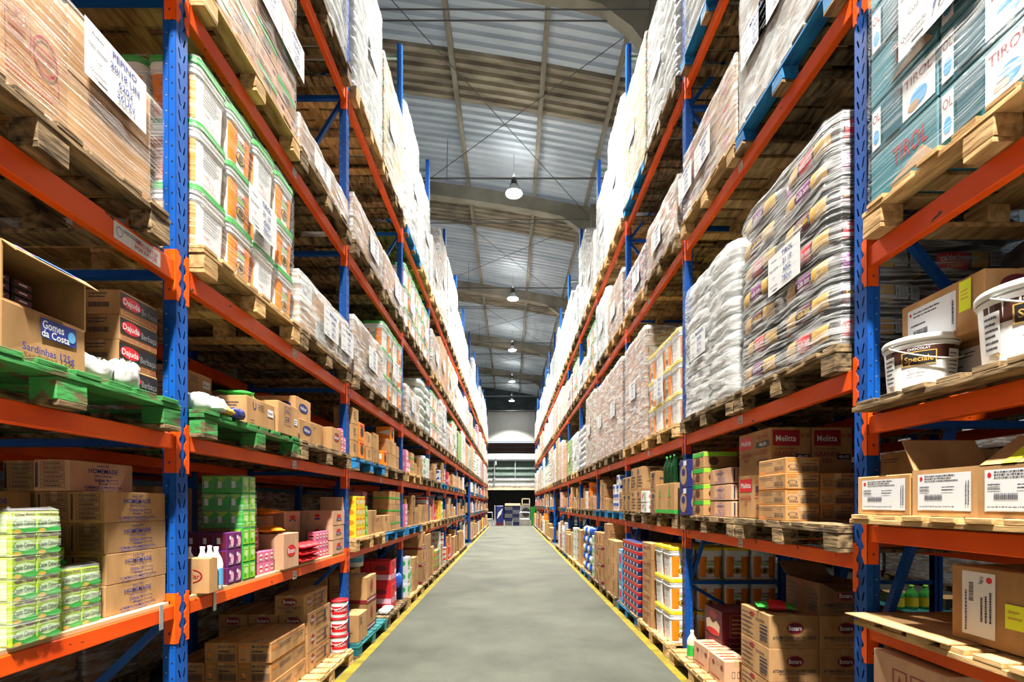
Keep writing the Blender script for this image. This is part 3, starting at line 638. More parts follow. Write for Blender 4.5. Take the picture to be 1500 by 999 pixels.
KINDS = dict(
 homemade=dict(name='jam_carton', dim=(.345, .147, .130), A=HOMEM, C=GRID),
 homemade_lit=dict(name='jam_carton', dim=(.33, .147, .130), A=HOMEM, C=GRID, mat='card_pink'),  # jam carton with the light falling on it put into a paler colour
 tea=dict(dim=(.082, .125, .073), mat='tea_green', name='tea_pack', tape=False, A=[('e', .5, .35, .46, .30, 'green'), ('e', .5, .47, .42, .24, 'pale_green'), ('t', 'Chás Real', .5, .88, .15, 'violet', .8), ('t', 'Capim Cidreira', .5, .5, .22, 'ink', .86), ('e', .75, .16, .3, .14, 'green'), ('e', .2, .12, .16, .1, 'mustard')], C=[('e', .2, .4, .16, .3, 'green'), ('r', .5, .1, .9, .9, 'pale_green')]),
 dajuda=dict(name='spread_carton', dim=(.215, .15, .108), A=[('r', .0, .30, 1, .92, 'black'), ('e', .28, .6, .25, .25, 'red'), ('t', 'Dajuda', .28, .6, .24, 'paper', .42), ('t', 'Berbaçu', .75, .52, .26, 'grey', .42), ('t', 'Conteúdo 24 Unid. 200g', .5, .15, .13, 'ink_red', .9)], C=[('l', .1, .65, .7, .9, 2, 'ink'), ('b', .1, .3, .7, .5, 'ink')]),
 sardine=dict(name='sardine_carton', dim=(.30, .22, .165), A=[('r', .42, .52, .86, .93, 'ink_blue'), ('t', 'Gomes', .57, .80, .17, 'paper', .26), ('t', 'da Costa', .60, .62, .15, 'paper', .34), ('e', .80, .72, .05, .12, 'sky'), ('t', 'Sardinhas 125g', .52, .22, .15, 'ink_blue', .62)], j=.008),
 plain=dict(dim=(.30, .26, .20), A=[('l', .1, .7, .5, .85, 2, 'ink')], C=CRU),
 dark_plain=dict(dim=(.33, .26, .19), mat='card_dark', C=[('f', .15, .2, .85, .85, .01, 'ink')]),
 unil=dict(name='food_carton', dim=(.34, .30, .165), A=[('t', 'U', .26, .72, .26, 'ink_blue', .2), ('l', .38, .6, .62, .85, 3, 'ink'), ('r', .72, .5, .93, .78, 'paper'), ('t', 'Brasil', .82, .64, .1, 'ink', .16), ('l', .1, .1, .3, .2, 1, 'ink')], C=[('t', 'U', .3, .72, .22, 'ink_blue', .2), ('l', .45, .6, .9, .8, 2, 'ink'), ('l', .1, .1, .8, .4, 3, 'ink')]),
 soap=dict(dim=(.31, .25, .215), A=[('f', .30, .3, .60, .9, .012, 'navy'), ('t', 'SOIL', .45, .75, .12, 'navy', .22), ('l', .33, .4, .57, .6, 2, 'navy'), ('r', .75, .4, .92, .6, 'paper'), ('l', .77, .42, .9, .58, 2, 'ink')]),
 mayo=dict(dim=(.27, .36, .165), A=[('e', .5, .55, .3, .22, 'navy'), ('t', 'Hellmar', .5, .55, .16, 'paper', .4)], C=[('e', .75, .55, .16, .22, 'navy'), ('l', .1, .3, .5, .6, 3, 'ink')], tape=True),
 beran=dict(name='tomato_carton', dim=(.22, .26, .20), A=redoval('Bonare', r=.32, rv=.2), C=redoval('Bonare', .3, r=.15)),
 beran_big=dict(name='tomato_carton', dim=(.24, .20, .255), mat='card_pink', A=redoval('Bonare', .5, .5, .3, .17, 'red'), C=[('r', .0, .0, .05, 1, 'tan')]),
 beran_long=dict(name='tomato_carton', dim=(.50, .24, .165), A=redoval('Bonare', .2, .6, .08, .24)+[('l', .35, .15+.28*i, .9, .32+.28*i, 1, 'ink') for i in range(3)]+[('r', .70, .2, .78, .75, 'ink')], C=redoval('Bonare', .5, .68, .26, .2)+[('t', 'POLPA DE TOMATE', .5, .38, .13, 'ink', .8), ('t', '340g', .5, .2, .12, 'ink', .3)]),
 rice=dict(name='food_carton', dim=(.56, .235, .142), A=RICEA, C=RICE, T=[('f', .05, .02, .95, .98, .01, 'orange'), ('l', .3, .1, .7, .2, 2, 'orange')]),
 kraft_small=dict(dim=(.15, .20, .185), C=[('o', .55, .5, .3, .2, 'ink_red'), ('t', 'Kodilar', .55, .5, .13, 'ink_red', .5), ('r', .45, 0, .62, 1, 'tan')]),
 purple=dict(dim=(.073, .079, .10), mat='purple', name='tea_pack', tape=False, A=[('r', .1, .1, .9, .9, 'violet'), ('e', .62, .45, .22, .28, 'light_pink'), ('e', .35, .7, .14, .12, 'paper'), ('l', .15, .12, .85, .3, 2, 'paper')], C=[('r', .1, .1, .9, .9, 'maroon'), ('r', .25, .35, .5, .7, 'paper')]),
 greent=dict(dim=(.073, .082, .106), mat='green', name='tea_pack', tape=False, A=[('r', .08, .08, .92, .92, 'lime'), ('e', .55, .55, .26, .2, 'pale_green'), ('e', .35, .3, .18, .12, 'green'), ('l', .15, .78, .85, .9, 1, 'paper')], C=[('r', .06, .06, .94, .94, 'green'), ('r', .2, .3, .5, .7, 'paper'), ('p', [(.06, .94), (.5, .6), (.94, .94)], 'lime')]),
 pinkp=dict(dim=(.07, .07, .075), mat='pink', name='sweet_pack', tape=False, A=[('e', .5, .5, .35, .3, 'paper'), ('r', .2, .42, .8, .58, 'red')], C=[('e', .5, .5, .35, .3, 'light_pink'), ('r', .2, .42, .8, .58, 'maroon')]),
 heart=dict(name='milk_carton_case', dim=(.30, .24, .135), mat='card_pink', A=[('e', .43, .62, .09, .13, 'red'), ('e', .57, .62, .09, .13, 'red'), ('p', [(.35, .57), (.5, .3), (.65, .57)], 'red'), ('r', .3, .34, .7, .46, 'ink_blue'), ('t', 'Mococa', .5, .40, .1, 'paper', .36)], C=[('e', .36, .66, .05, .12, 'red'), ('e', .44, .66, .05, .12, 'red'), ('r', .3, .4, .5, .5, 'ink_blue')]),
 yellowp=dict(dim=(.10, .12, .105), mat='yellow', name='biscuit_pack', tape=False, A=[('e', .5, .45, .35, .25, 'cream'), ('r', .15, .7, .85, .9, 'orange')], C=[('e', .5, .45, .35, .25, 'orange')]),
 redbig=dict(name='ketchup_carton', dim=(.30, .28, .32), mat='red', tape=False, A=[('e', .5, .82, .18, .1, 'dark_red'), ('r', .08, .22, .92, .42, 'light_pink'), ('t', 'CATCHUP', .5, .32, .12, 'ink_red', .7), ('p', [(.6, .5), (.8, .62), (1, .5), (.8, .38)], 'paper')], C=[('r', 0, .2, 1, .42, 'light_pink'), ('e', .5, .7, .3, .12, 'dark_red')]),
 redstripe=dict(name='striped_carton', dim=(.36, .42, .30), A=[('r', 0, .02, 1, .22, 'dark_red'), ('l', .05, .06, .95, .18, 1, 'paper'), ('f', .35, .38, .65, .9, .015, 'ink_red'), ('e', .5, .64, .12, .2, 'ink_red')], C=[('r', 0, .02, 1, .16, 'dark_red'), ('l', .1, .4, .6, .7, 3, 'ink')]),
 kraft_tall=dict(dim=(.30, .22, .28), A=[('r', .46, 0, .6, 1, 'tan'), ('l', .1, .6, .4, .9, 3, 'ink')], C=[('o', .3, .5, .18, .12, 'ink'), ('l', .1, .2, .8, .4, 2, 'ink')]),
 label_w=dict(name='labelled_carton', dim=(.31, .30, .205), A=LABELW, C=CRU),
 label_q=dict(name='labelled_carton', dim=(.39, .32, .225), A=[('r', .09, .12, .70, .86, 'paper'), ('e', .13, .76, .015, .035, 'red'), ('l', .17, .66, .55, .80, 2, 'ink'), ('b', .17, .3, .36, .42, 'ink'), ('l', .14, .48, .4, .56, 1, 'ink'), ('lv', .64, .25, .69, .8, 1, 'ink'), ('l', .12, .16, .6, .21, 1, 'grey'), ('r', .74, .40, .87, .95, 'neon'), ('l', .76, .6, .85, .8, 3, 'mustard')], C=[('e', .4, .7, .22, .2, 'maroon')], plabel='white shipping label and yellow sticker'),
 label_r=dict(name='labelled_carton', dim=(.45, .36, .285), A=[('r', .10, .10, .38, .94, 'paper'), ('e', .33, .85, .025, .04, 'red'), ('t', '15.4kg', .27, .84, .05, 'ink', .1, -90), ('bv', .16, .55, .20, .80, 'ink'), ('lv', .25, .30, .36, .75, 3, 'ink'), ('lv', .12, .15, .15, .85, 1, 'ink'), ('r', .46, .30, .62, .60, 'neon'), ('l', .48, .4, .60, .55, 2, 'mustard')], plabel='turned white shipping label and yellow sticker'),
 bevari=dict(name='tomato_carton', dim=(.39, .335, .222), A=BEVA, C=BEV),
 melitta=dict(name='filter_carton', dim=(.45, .275, .315), A=MELA, C=MEL),
 sand=dict(name='food_carton', dim=(.32, .205, .098), mat='card', A=ORANGEA, C=ORANGEC),
 homemade_b=dict(name='jam_carton', dim=(.40, .22, .125), A=HOMEM, C=GRID, mat='card_pink'),
 greenk=dict(name='printed_carton', dim=(.25, .30, .14), A=[('r', .02, .7, .98, .96, 'green'), ('e', .5, .4, .2, .26, 'brown'), ('l', .1, .08, .4, .3, 2, 'ink')], C=[('r', .02, .7, .98, .96, 'lime'), ('e', .3, .4, .15, .26, 'brown')]),
 greenrec=dict(dim=(.30, .26, .32), A=[('r', 0, .02, 1, .14, 'green'), ('p', [(.42, .7), (.5, .9), (.58, .7)], 'green'), ('e', .5, .6, .1, .06, 'green'), ('o', .5, .35, .12, .08, 'green')], C=[('r', 0, .02, 1, .14, 'green'), ('p', [(.42, .7), (.5, .9), (.58, .7)], 'green')]),
 bluepack=dict(dim=(.22, .26, .26), mat='navy', tape=False, A=[('e', .5, .45, .38, .36, 'tan'), ('r', .3, .2, .7, .66, 'tan'), ('e', .5, .55, .22, .14, 'navy'), ('r', .5, .78, .85, .96, 'paper')], C=[('e', .5, .45, .38, .36, 'tan'), ('e', .5, .55, .22, .14, 'navy')]),
 maroonbox=dict(dim=(.36, .34, .24), mat='maroon', tape=False, A=[('e', .5, .78, .24, .14, 'ink_red'), ('p', [(.15, .1), (.1, .5), (.3, .6), (.5, .45), (.7, .6), (.9, .45), (.85, .1)], 'cream'), ('e', .5, .15, .36, .12, 'red')], C=[('f', .2, .1, .9, .9, .01, 'tan'), ('l', .25, .2, .85, .8, 4, 'tan')]),
 pinkbox=dict(dim=(.28, .20, .20), mat='card_pink', A=[('l', .1, .1, .8, .25, 1, 'ink_red'), ('e', .3, .7, .08, .08, 'dark_red'), ('o', .6, .75, .08, .08, 'ink'), ('e', .85, .7, .08, .08, 'dark_red')], C=[('f', .3, .35, .42, .6, .015, 'ink'), ('f', .5, .35, .62, .6, .015, 'ink'), ('r', 0, .02, 1, .08, 'dark_red')], T=[('l', .1, .1, .9, .8, 3, 'ink_red')]),
 redblue=dict(name='tray_box', dim=(.16, .36, .10), mat='navy', tape=False, A=[('r', 0, .55, 1, .95, 'red'), ('r', .1, .1, .6, .45, 'navy'), ('r', .0, .95, 1, 1, 'cream'), ('r', .65, .12, .9, .5, 'paper')], C=[('r', 0, .5, 1, .95, 'red'), ('r', 0, .94, 1, 1, 'cream'), ('e', .7, .7, .12, .12, 'paper'), ('r', .05, .55, .6, .68, 'dark_red')]),
 skybox=dict(name='printed_box', dim=(.20, .3, .25), mat='sky', tape=False, A=[('e', .5, .45, .3, .25, 'red'), ('r', .1, .75, .9, .9, 'paper')], C=[('e', .5, .45, .3, .25, 'red')]),
 greenstripe=dict(name='striped_carton', dim=(.26, .24, .17), A=[('r', 0, .42, 1, .55, 'green')], C=[('r', 0, .42, 1, .55, 'green')]),
 strawb=dict(name='printed_box', dim=(.20, .2, .17), mat='pink', tape=False, A=[('r', .1, .5, .9, .9, 'light_pink'), ('r', .2, .15, .8, .4, 'paper')], C=[('r', .1, .5, .9, .9, 'light_pink')]),
 orangeb=dict(name='noodle_box', dim=(.18, .2, .19), mat='orange', tape=False, A=[('e', .5, .5, .3, .3, 'black'), ('r', .1, .8, .9, .92, 'red')], C=[('p', [(.1, .6), (.9, .8), (.9, .4)], 'paper')]),
 mustb=dict(name='printed_box', dim=(.2, .2, .13), mat='mustard', tape=False, A=[('r', .15, .3, .85, .7, 'navy')], C=[('r', .15, .3, .85, .7, 'maroon')]),
 tirol=dict(dim=(.40, .30, .228), mat='teal', tape=False, A=[('r', .52, .1, .97, .9, 'paper'), ('t', 'TIROL', .74, .74, .17, 'ink_red', .38), ('e', .75, .34, .12, .16, 'sky'), ('e', .68, .24, .08, .08, 'tan'), ('r', .04, .1, .18, .9, 'paper'), ('t', 'OL', .11, .72, .17, 'ink_red', .12), ('e', .11, .33, .05, .14, 'sky'), ('r', .22, .1, .5, .9, 'teal_dark')], C=[('t', 'TIROL', .5, .6, .3, 'ink_red', .85), ('r', .1, .1, .9, .25, 'teal_dark')]),
 tirol_w=dict(dim=(.40, .30, .228), mat='teal', tape=False, A=[('t', 'TIROL', .62, .6, .34, 'ink_red', .5), ('p', [(.3, .12), (.8, .4), (.95, .12)], 'tan')], C=[('t', 'TIROL', .5, .6, .3, 'ink_red', .85)]),
 wrapc=dict(dim=(.36, .26, .24), A=PRNT_RED, C=CRU),
 red_o=dict(dim=(.36, .26, .22), A=redoval('Bonare', .5, .6, .2, .2, 'red'), C=[('o', .2, .8, .08, .1, 'red'), ('e', .75, .75, .16, .13, 'red'), ('l', .3, .3, .9, .5, 2, 'ink')]),
 whitep=dict(dim=(.15, .16, .14), name='white_pack', mat='paper', tape=False, A=[('r', .1, .5, .9, .85, 'blue'), ('e', .5, .3, .2, .12, 'red')], C=[('r', .1, .5, .9, .85, 'blue')]),
 whiteg=dict(dim=(.22, .2, .20), name='white_pack', mat='paper', tape=False, A=[('e', .5, .55, .35, .25, 'green'), ('r', .1, .1, .9, .2, 'lime')], C=[('e', .5, .55, .35, .25, 'green')]),
 whiter=dict(dim=(.18, .2, .12), name='white_pack', mat='paper', tape=False, A=[('r', .0, .55, 1, .9, 'red'), ('e', .5, .3, .2, .15, 'maroon')], C=[('r', .0, .55, 1, .9, 'red')]),
 darkp=dict(dim=(.24, .2, .22), name='dark_pack', mat='choc', tape=False, A=[('r', .1, .4, .9, .8, 'paper'), ('e', .5, .6, .2, .12, 'dark_red')], C=[('r', .1, .4, .9, .8, 'paper')]),
 member=dict(dim=(.30, .34, .15), A=[], C=[('r', .0, .0, 1, 1, 'black'), ('t', 'MEMBER', .5, .75, .2, 'tan', .6), ('p', [(.15, .1), (.5, .5), (.85, .1)], 'tan')]),
)
# ------------------------------------------------------------------ tubs, pails, bottles, bags
def rrect(hx, hy, r, n=4):
    pts = []
    for (sx, sy, a0) in ((1, -1, -PI/2), (1, 1, 0), (-1, 1, PI/2), (-1, -1, PI)):
        for i in range(n+1):
            a = a0+i*PI/2/n; pts.append((sx*(hx-r)+r*math.cos(a), sy*(hy-r)+r*math.sin(a)))
    return pts
TW, TH = .272, .325
def tub_proto(s, lid, full=True, turned=False):
    """square pail with rounded corners, ribbed collar and a coloured lid"""
    p = P('square_tub'); b = MB()
    def ring(hw, z, r=.045): return [(x, y, z) for x, y in rrect(hw, hw, r)]
    hw = TW/2
    prof = [(hw-.020, 0), (hw-.018, .004), (hw-.0179, .008), (hw-.0103, TH-.089), (hw-.010, TH-.085), (hw-.004, TH-.083), (hw-.004, TH-.078), (hw-.008, TH-.076), (hw-.007, TH-.055), (hw-.003, TH-.053), (hw-.003, TH-.048), (hw-.006, TH-.046), (hw-.005, TH-.03)]
    b.loft([ring(a, z) for a, z in prof], 'white_plastic', smooth=False); p.add(P('tub_body', b))
    b = MB(); b.loft([ring(hw-.002, TH-.036), ring(hw, TH-.034), ring(hw, TH-.006), ring(hw-.004, TH-.002), ring(hw-.016, TH-.001), ring(hw-.02, TH-.008)], lid, smooth=False); p.add(P('lid', b))
    def taper(z): return hw-.0185+(.0085)*z/(TH-.085)
    zb, zt = .02, TH-.095
    def fA(u, v, o):
        z = zb+v*(zt-zb); x = taper(z)+o+.0005; y = (-hw+.035+u*(2*hw-.07)); return (x, y, z) if s < 0 else (-x, -y, z)
    def fC(u, v, o):
        z = zb+v*(zt-zb); return (-hw+.035+u*(2*hw-.07), -taper(z)-o-.0005, z)
    W, H = 2*hw-.07, zt-zb
    wrap = 'orange'
    def corner(b, cx, cy, m):
        # coloured panel that turns round a corner of the pail
        rr = []
        for z, ext in ((zb, 1), (zt, 1)):
            h_ = taper(z)+.0012; r = .045; k = []
            for i in range(3, 7): a = i*PI/2/6; k.append((h_-r+r*math.cos(a), h_-r+r*math.sin(a)))
            k.append((h_-r-.046*(1 if z == zt else .75), h_))
            if turned: k = [(q_, p_) for p_, q_ in k]
            rr.append([(cx*a, cy*c, z) for a, c in k])
        n = len(rr[0]); b.add(rr[0]+rr[1], [(i, i+1, n+i+1, n+i) for i in range(n-1)], m, True)
    b = MB()
    for cx, cy in ((1, -1), (-1, -1), (1, 1), (-1, 1)): corner(b, cx, cy, wrap)
    p.add(P('orange_corner_panel', b))
    if full:
        it = [('t', 'COAMO', .5, .76, .10, 'ink_red', .72), ('r', .25, .66, .75, .675, 'green'), ('r', .3, .585, .7, .645, 'lime'), ('e', .5, .3, .22, .16, 'mustard'), ('o', .5, .3, .22, .16, 'black'), ('p', [(.38, .24), (.45, .42), (.58, .4), (.64, .26), (.5, .2)], 'brown'), ('l', .0, .03, .3, .07, 1, 'red')]
        p.add(P('printed_label', prints(Face(W, H, fA if turned else fC), it, .001)))
        it = [('l', .15, .45, .85, .95, 7, 'grey'), ('t', 'COAMO', .3, .3, .05, 'ink_red', .4), ('o', .5, .18, .1, .08, 'pink'), ('l', .1, .02, .9, .08, 1, 'pink')]
        p.add(P('printed_label', prints(Face(W, H, fC if turned else fA), it, .001)))
    return p
def pail_proto(s, r, h, lid, band, txt, handle=True, name='round_pail'):
    p = P(name); b = MB()
    b.lathe([(0, 0), (r*.86, 0), (r*.88, .006), (r*.8805, .010), (r*.963, h*.82), (r*.965, h*.84), (r*1.0, h*.845), (r*1.0, h*.86), (r*.97, h*.865), (r*.975, h*.9)], 'white_plastic', 40); p.add(P('pail_body', b))
    b = MB(); b.lathe([(r*.99, h*.885), (r*1.03, h*.885), (r*1.035, h*.97), (r*1.0, h), (r*.93, h), (r*.92, h*.975), (0, h*.975)], lid, 40); p.add(P('lid', b))
    # the printed wrap faces the aisle and turns a little to the viewer
    a0 = (-PI*.30 if s < 0 else -PI*.70); span = PI*.95
    def fn(u, v, o):
        z = h*(.10+.70*v); a = a0+(u-.5)*span; rr = r*(.882+.083*(z/(h*.84)))+o; return (rr*math.cos(a), rr*math.sin(a), z)
    f = Face(r*.93*span, h*.7, fn, 1)
    if band == 'choc': it = [('r', .08, .60, .92, .98, 'choc'), ('r', .3, .5, .62, .86, 'black'), ('f', .3, .5, .62, .86, .01, 'gold'), ('t', 'Speciale', .46, .67, .15, 'gold', .26), ('t', 'CHOCOLAT', .46, .92, .06, 'paper', .2), ('r', .08, .08, .22, .84, 'paper'), ('l', .09, .12, .21, .8, 6, 'ink'), ('r', .74, .08, .9, .86, 'paper'), ('l', .75, .12, .89, .8, 7, 'ink'), ('l', .36, .28, .58, .42, 2, 'grey'), ('e', .2, .03, .015, .03, 'gold')]
    else: it = [('r', .1, .1, .9, .8, band), ('t', txt, .5, .5, .25, 'paper', .5), ('r', .1, .05, .9, .12, 'paper')]
    p.add(P('printed_label', prints(f, it, .0012)))
    if handle:
        b = MB(); N = 18; pr = None
        for i in range(N+1):
            t = PI*i/N; q = (r*1.05*math.cos(t), -abs(r*1.06*math.sin(t)), h*.86-abs(math.sin(t))*h*.34)
            if s < 0: q = (q[0], q[1], q[2])
            if pr: b.tube(pr, q, r*.022, 'white_plastic', 6, caps=False)
            pr = q
        p.add(P('handle', b))
    return p
def bottle_proto(body, cap, h=.30, r=.045, lab='paper', name='bottle'):
    p = P(name); b = MB()
    b.lathe([(0, 0), (r*.9, 0), (r, .01), (r, h*.3), (r*.95, h*.33), (r, h*.36), (r, h*.6), (r*.8, h*.72), (r*.35, h*.86), (r*.3, h*.93), (0, h*.93)], body, 20); p.me = b.mesh(name)
    b = MB(); b.lathe([(r*.34, h*.92), (r*.36, h), (0, h)], cap, 14); p.add(P('cap', b))
    if lab:
        b = MB(); b.lathe([(r*1.015, h*.12), (r*1.015, h*.5)], lab, 20); p.add(P('label_band', b))
    return p
def pillow(a, b_, c, p1=4, n=28, m=10, mat='bag_white', seed=0, amp=.0):
    """soft bag: superellipsoid, base at z=0"""
    mb = MB(); R = random.Random(seed); ph = [R.uniform(0, 6.28) for _ in range(4)]; rings = []
    for j in range(1, m):
        v = -PI/2+PI*j/m; sv = math.sin(v); cv = math.cos(v)
        zz = math.copysign(abs(sv)**.75, sv); rr = abs(cv)**.42; ring = []
        for i in range(n):
            u = 2*PI*i/n; cu, su = math.cos(u), math.sin(u); k = (abs(cu)**p1+abs(su)**p1)**(-1/p1)
            w = 1+amp*(math.sin(5*u+ph[0])*math.sin(3*v+ph[1])+.6*math.sin(11*u+ph[2]))
            ring.append((a*cu*k*rr*w, b_*su*k*rr*w, c+c*zz*(1+amp*math.sin(4*u+ph[3]))))
        rings.append(ring)
    mb.loft(rings, mat); return mb
def snack_proto(m1, m2, L_=.24, W_=.16, T=.05, seed=1):
    """pillow pack with crimped ends, lying down"""
    R = random.Random(seed); b = MB(); rings = []; N = 12
    for i in range(N+1):
        t = i/N; y = -L_/2+L_*t; w_ = W_/2*(1-.12*math.sin(PI*t)); th = T*max(.02, math.sin(PI*t))**.6
        if i in (0, N): th = .003
        rings.append([(w_*math.cos(q*PI/8)*(1+R.uniform(-.03, .03)), y, max(.001, T*.5+th*.5*math.sin(q*PI/8)+R.uniform(-.004, .004))) for q in range(16)])
    b.loft(rings, m1); k = len(b.f); 
    for i in range(k):
        if (i//16) in (0, 1, 2, N-3, N-2, N-1): b.m[i] = m2
    p = P('snack_bag', b); b = MB()
    b.box(-W_/2, W_/2, -L_/2-.012, -L_/2+.004, T*.5-.002, T*.5+.001, m2); p.add(P('crimped_seal', b)); b = MB(); b.box(-W_/2, W_/2, L_/2-.004, L_/2+.012, T*.5-.002, T*.5+.001, m2); p.add(P('crimped_seal', b)); return p
def open_carton(dx, dy, h, s, items=None, flap=.12, mat='card', only=None, up=60):
    """carton with its top flaps standing open"""
    p = P('open_carton'); b = MB(); t = .004
    b.box(-dx/2, dx/2, -dy/2, dy/2, 0, t, mat); b.box(-dx/2, -dx/2+t, -dy/2, dy/2, t, h, mat); b.box(dx/2-t, dx/2, -dy/2, dy/2, t, h, mat)
    b.box(-dx/2+t, dx/2-t, -dy/2, -dy/2+t, t, h, mat); b.box(-dx/2+t, dx/2-t, dy/2-t, dy/2, t, h, mat); p.me = b.mesh('open_carton')
    for k, (sx, sy) in enumerate(((1, 0), (-1, 0), (0, 1), (0, -1))):
        if only and k not in only: continue
        a = math.radians(up + 25*((k*37) % 3-1)); b = MB(); fx, fz = math.cos(a)*flap, math.sin(a)*flap
        if sx: 
            x = sx*dx/2; V = [(x, -dy/2+.004, h), (x, dy/2-.004, h), (x+sx*fx, dy/2-.01, h+fz), (x+sx*fx, -dy/2+.01, h+fz)]
        else:
            y = sy*dy/2; V = [(-dx/2+.004, y, h), (dx/2-.004, y, h), (dx/2-.01, y+sy*fx, h+fz), (-dx/2+.01, y+sy*fx, h+fz)]
        nn = Vector((sx*math.sin(a), sy*math.sin(a), -math.cos(a)))*.004; V2 = [tuple(Vector(v)-nn) for v in V]
        b.add(V+V2, [(0, 1, 2, 3), (4, 7, 6, 5), (0, 4, 5, 1), (1, 5, 6, 2), (2, 6, 7, 3), (3, 7, 4, 0)], mat); p.add(P('flap', b))
    if items:
        for f, it in items.items(): p.add(P('printed_panel', prints(box_face(f, s, dy, dx, h), it)))
    return p
# ------------------------------------------------------------------ film-wrapped pallet loads
FILM = {}
def film_mesh(ly, lx, h, mat, seed, bulge=.012, drape=.0, rnd=.03, top=True):
    R = random.Random(seed); b = MB(); nz = max(5, int(h/.07)); rings = []
    base = rrect(lx/2+bulge, ly/2+bulge, rnd, 3); pts = []
    for i in range(len(base)):                     # subdivide the straight sides
        p, q = base[i], base[(i+1) % len(base)]; d = math.dist(p, q); k = max(1, int(d/.09))
        for j in range(k): pts.append((p[0]+(q[0]-p[0])*j/k, p[1]+(q[1]-p[1])*j/k))
    n = len(pts); off = [R.uniform(-.5, .5) for _ in range(n)]
    for j in range(nz+1):
        z = -drape+(h+drape)*j/nz; ring = []
        for i, (x, y) in enumerate(pts):
            d = bulge*(.55*off[i]+.5*R.uniform(-1, 1)) if 0 < j else 0
            if j == nz: d -= bulge*.8
            l = math.hypot(x, y); ring.append((x+x/l*d, y+y/l*d, z+(R.uniform(-.004, .006) if j == nz else 0)))
        rings.append(ring)
    if top: rings.append([(x*.80, y*.80, h+.012+R.uniform(-.004, .008)) for x, y in pts])
    b.loft(rings, mat, cap=False); return b
def sheet_part(s, ly, lx, h, y, z, w_, hh, lines, tilt=0):
    """sheet of paper with a printed form filled in by hand, held under the film"""
    f = Face(w_, hh, (lambda u, v, o: (lx/2+.016+o, y-w_/2+u*w_, z+v*hh)) if s < 0 else (lambda u, v, o: (-lx/2-.016-o, y+w_/2-u*w_, z+v*hh)))
    it = [('r', 0, 0, 1, 1, 'paper')]
    prn = ['Produto:', 'Data validade:', 'Cod.', 'Quantidade:']
    for i, (pw, hw_) in enumerate(zip(prn, lines)):
        v = .84-.22*i; it.append(('t', pw, .2, v, .05, 'ink', .32)); it.append(('r', .36, v-.05, .95, v-.045, 'grey'))
        if hw_: it.append(('t', hw_, .62, v+.02, .12, 'ink_blue', .55))
    it.append(('r', .18, .04, .32, .07, 'ink'))
    return P('paper_sheet', prints(f, it, .0002))
HAND = [['PEPINO', '20/18 UN', '6203', '36UN'], ['TIROL', '21 10', '4302', '780un'], ['MARGAR', '24/05', '2373', '48cm'], ['PALMITO', '11/04', '3341', '120un'], ['ARROZ', '02/06', '1120', '60 fd'], ['FEIJAO', '30/05', '4410', '44 fd']]
LOADS = {}
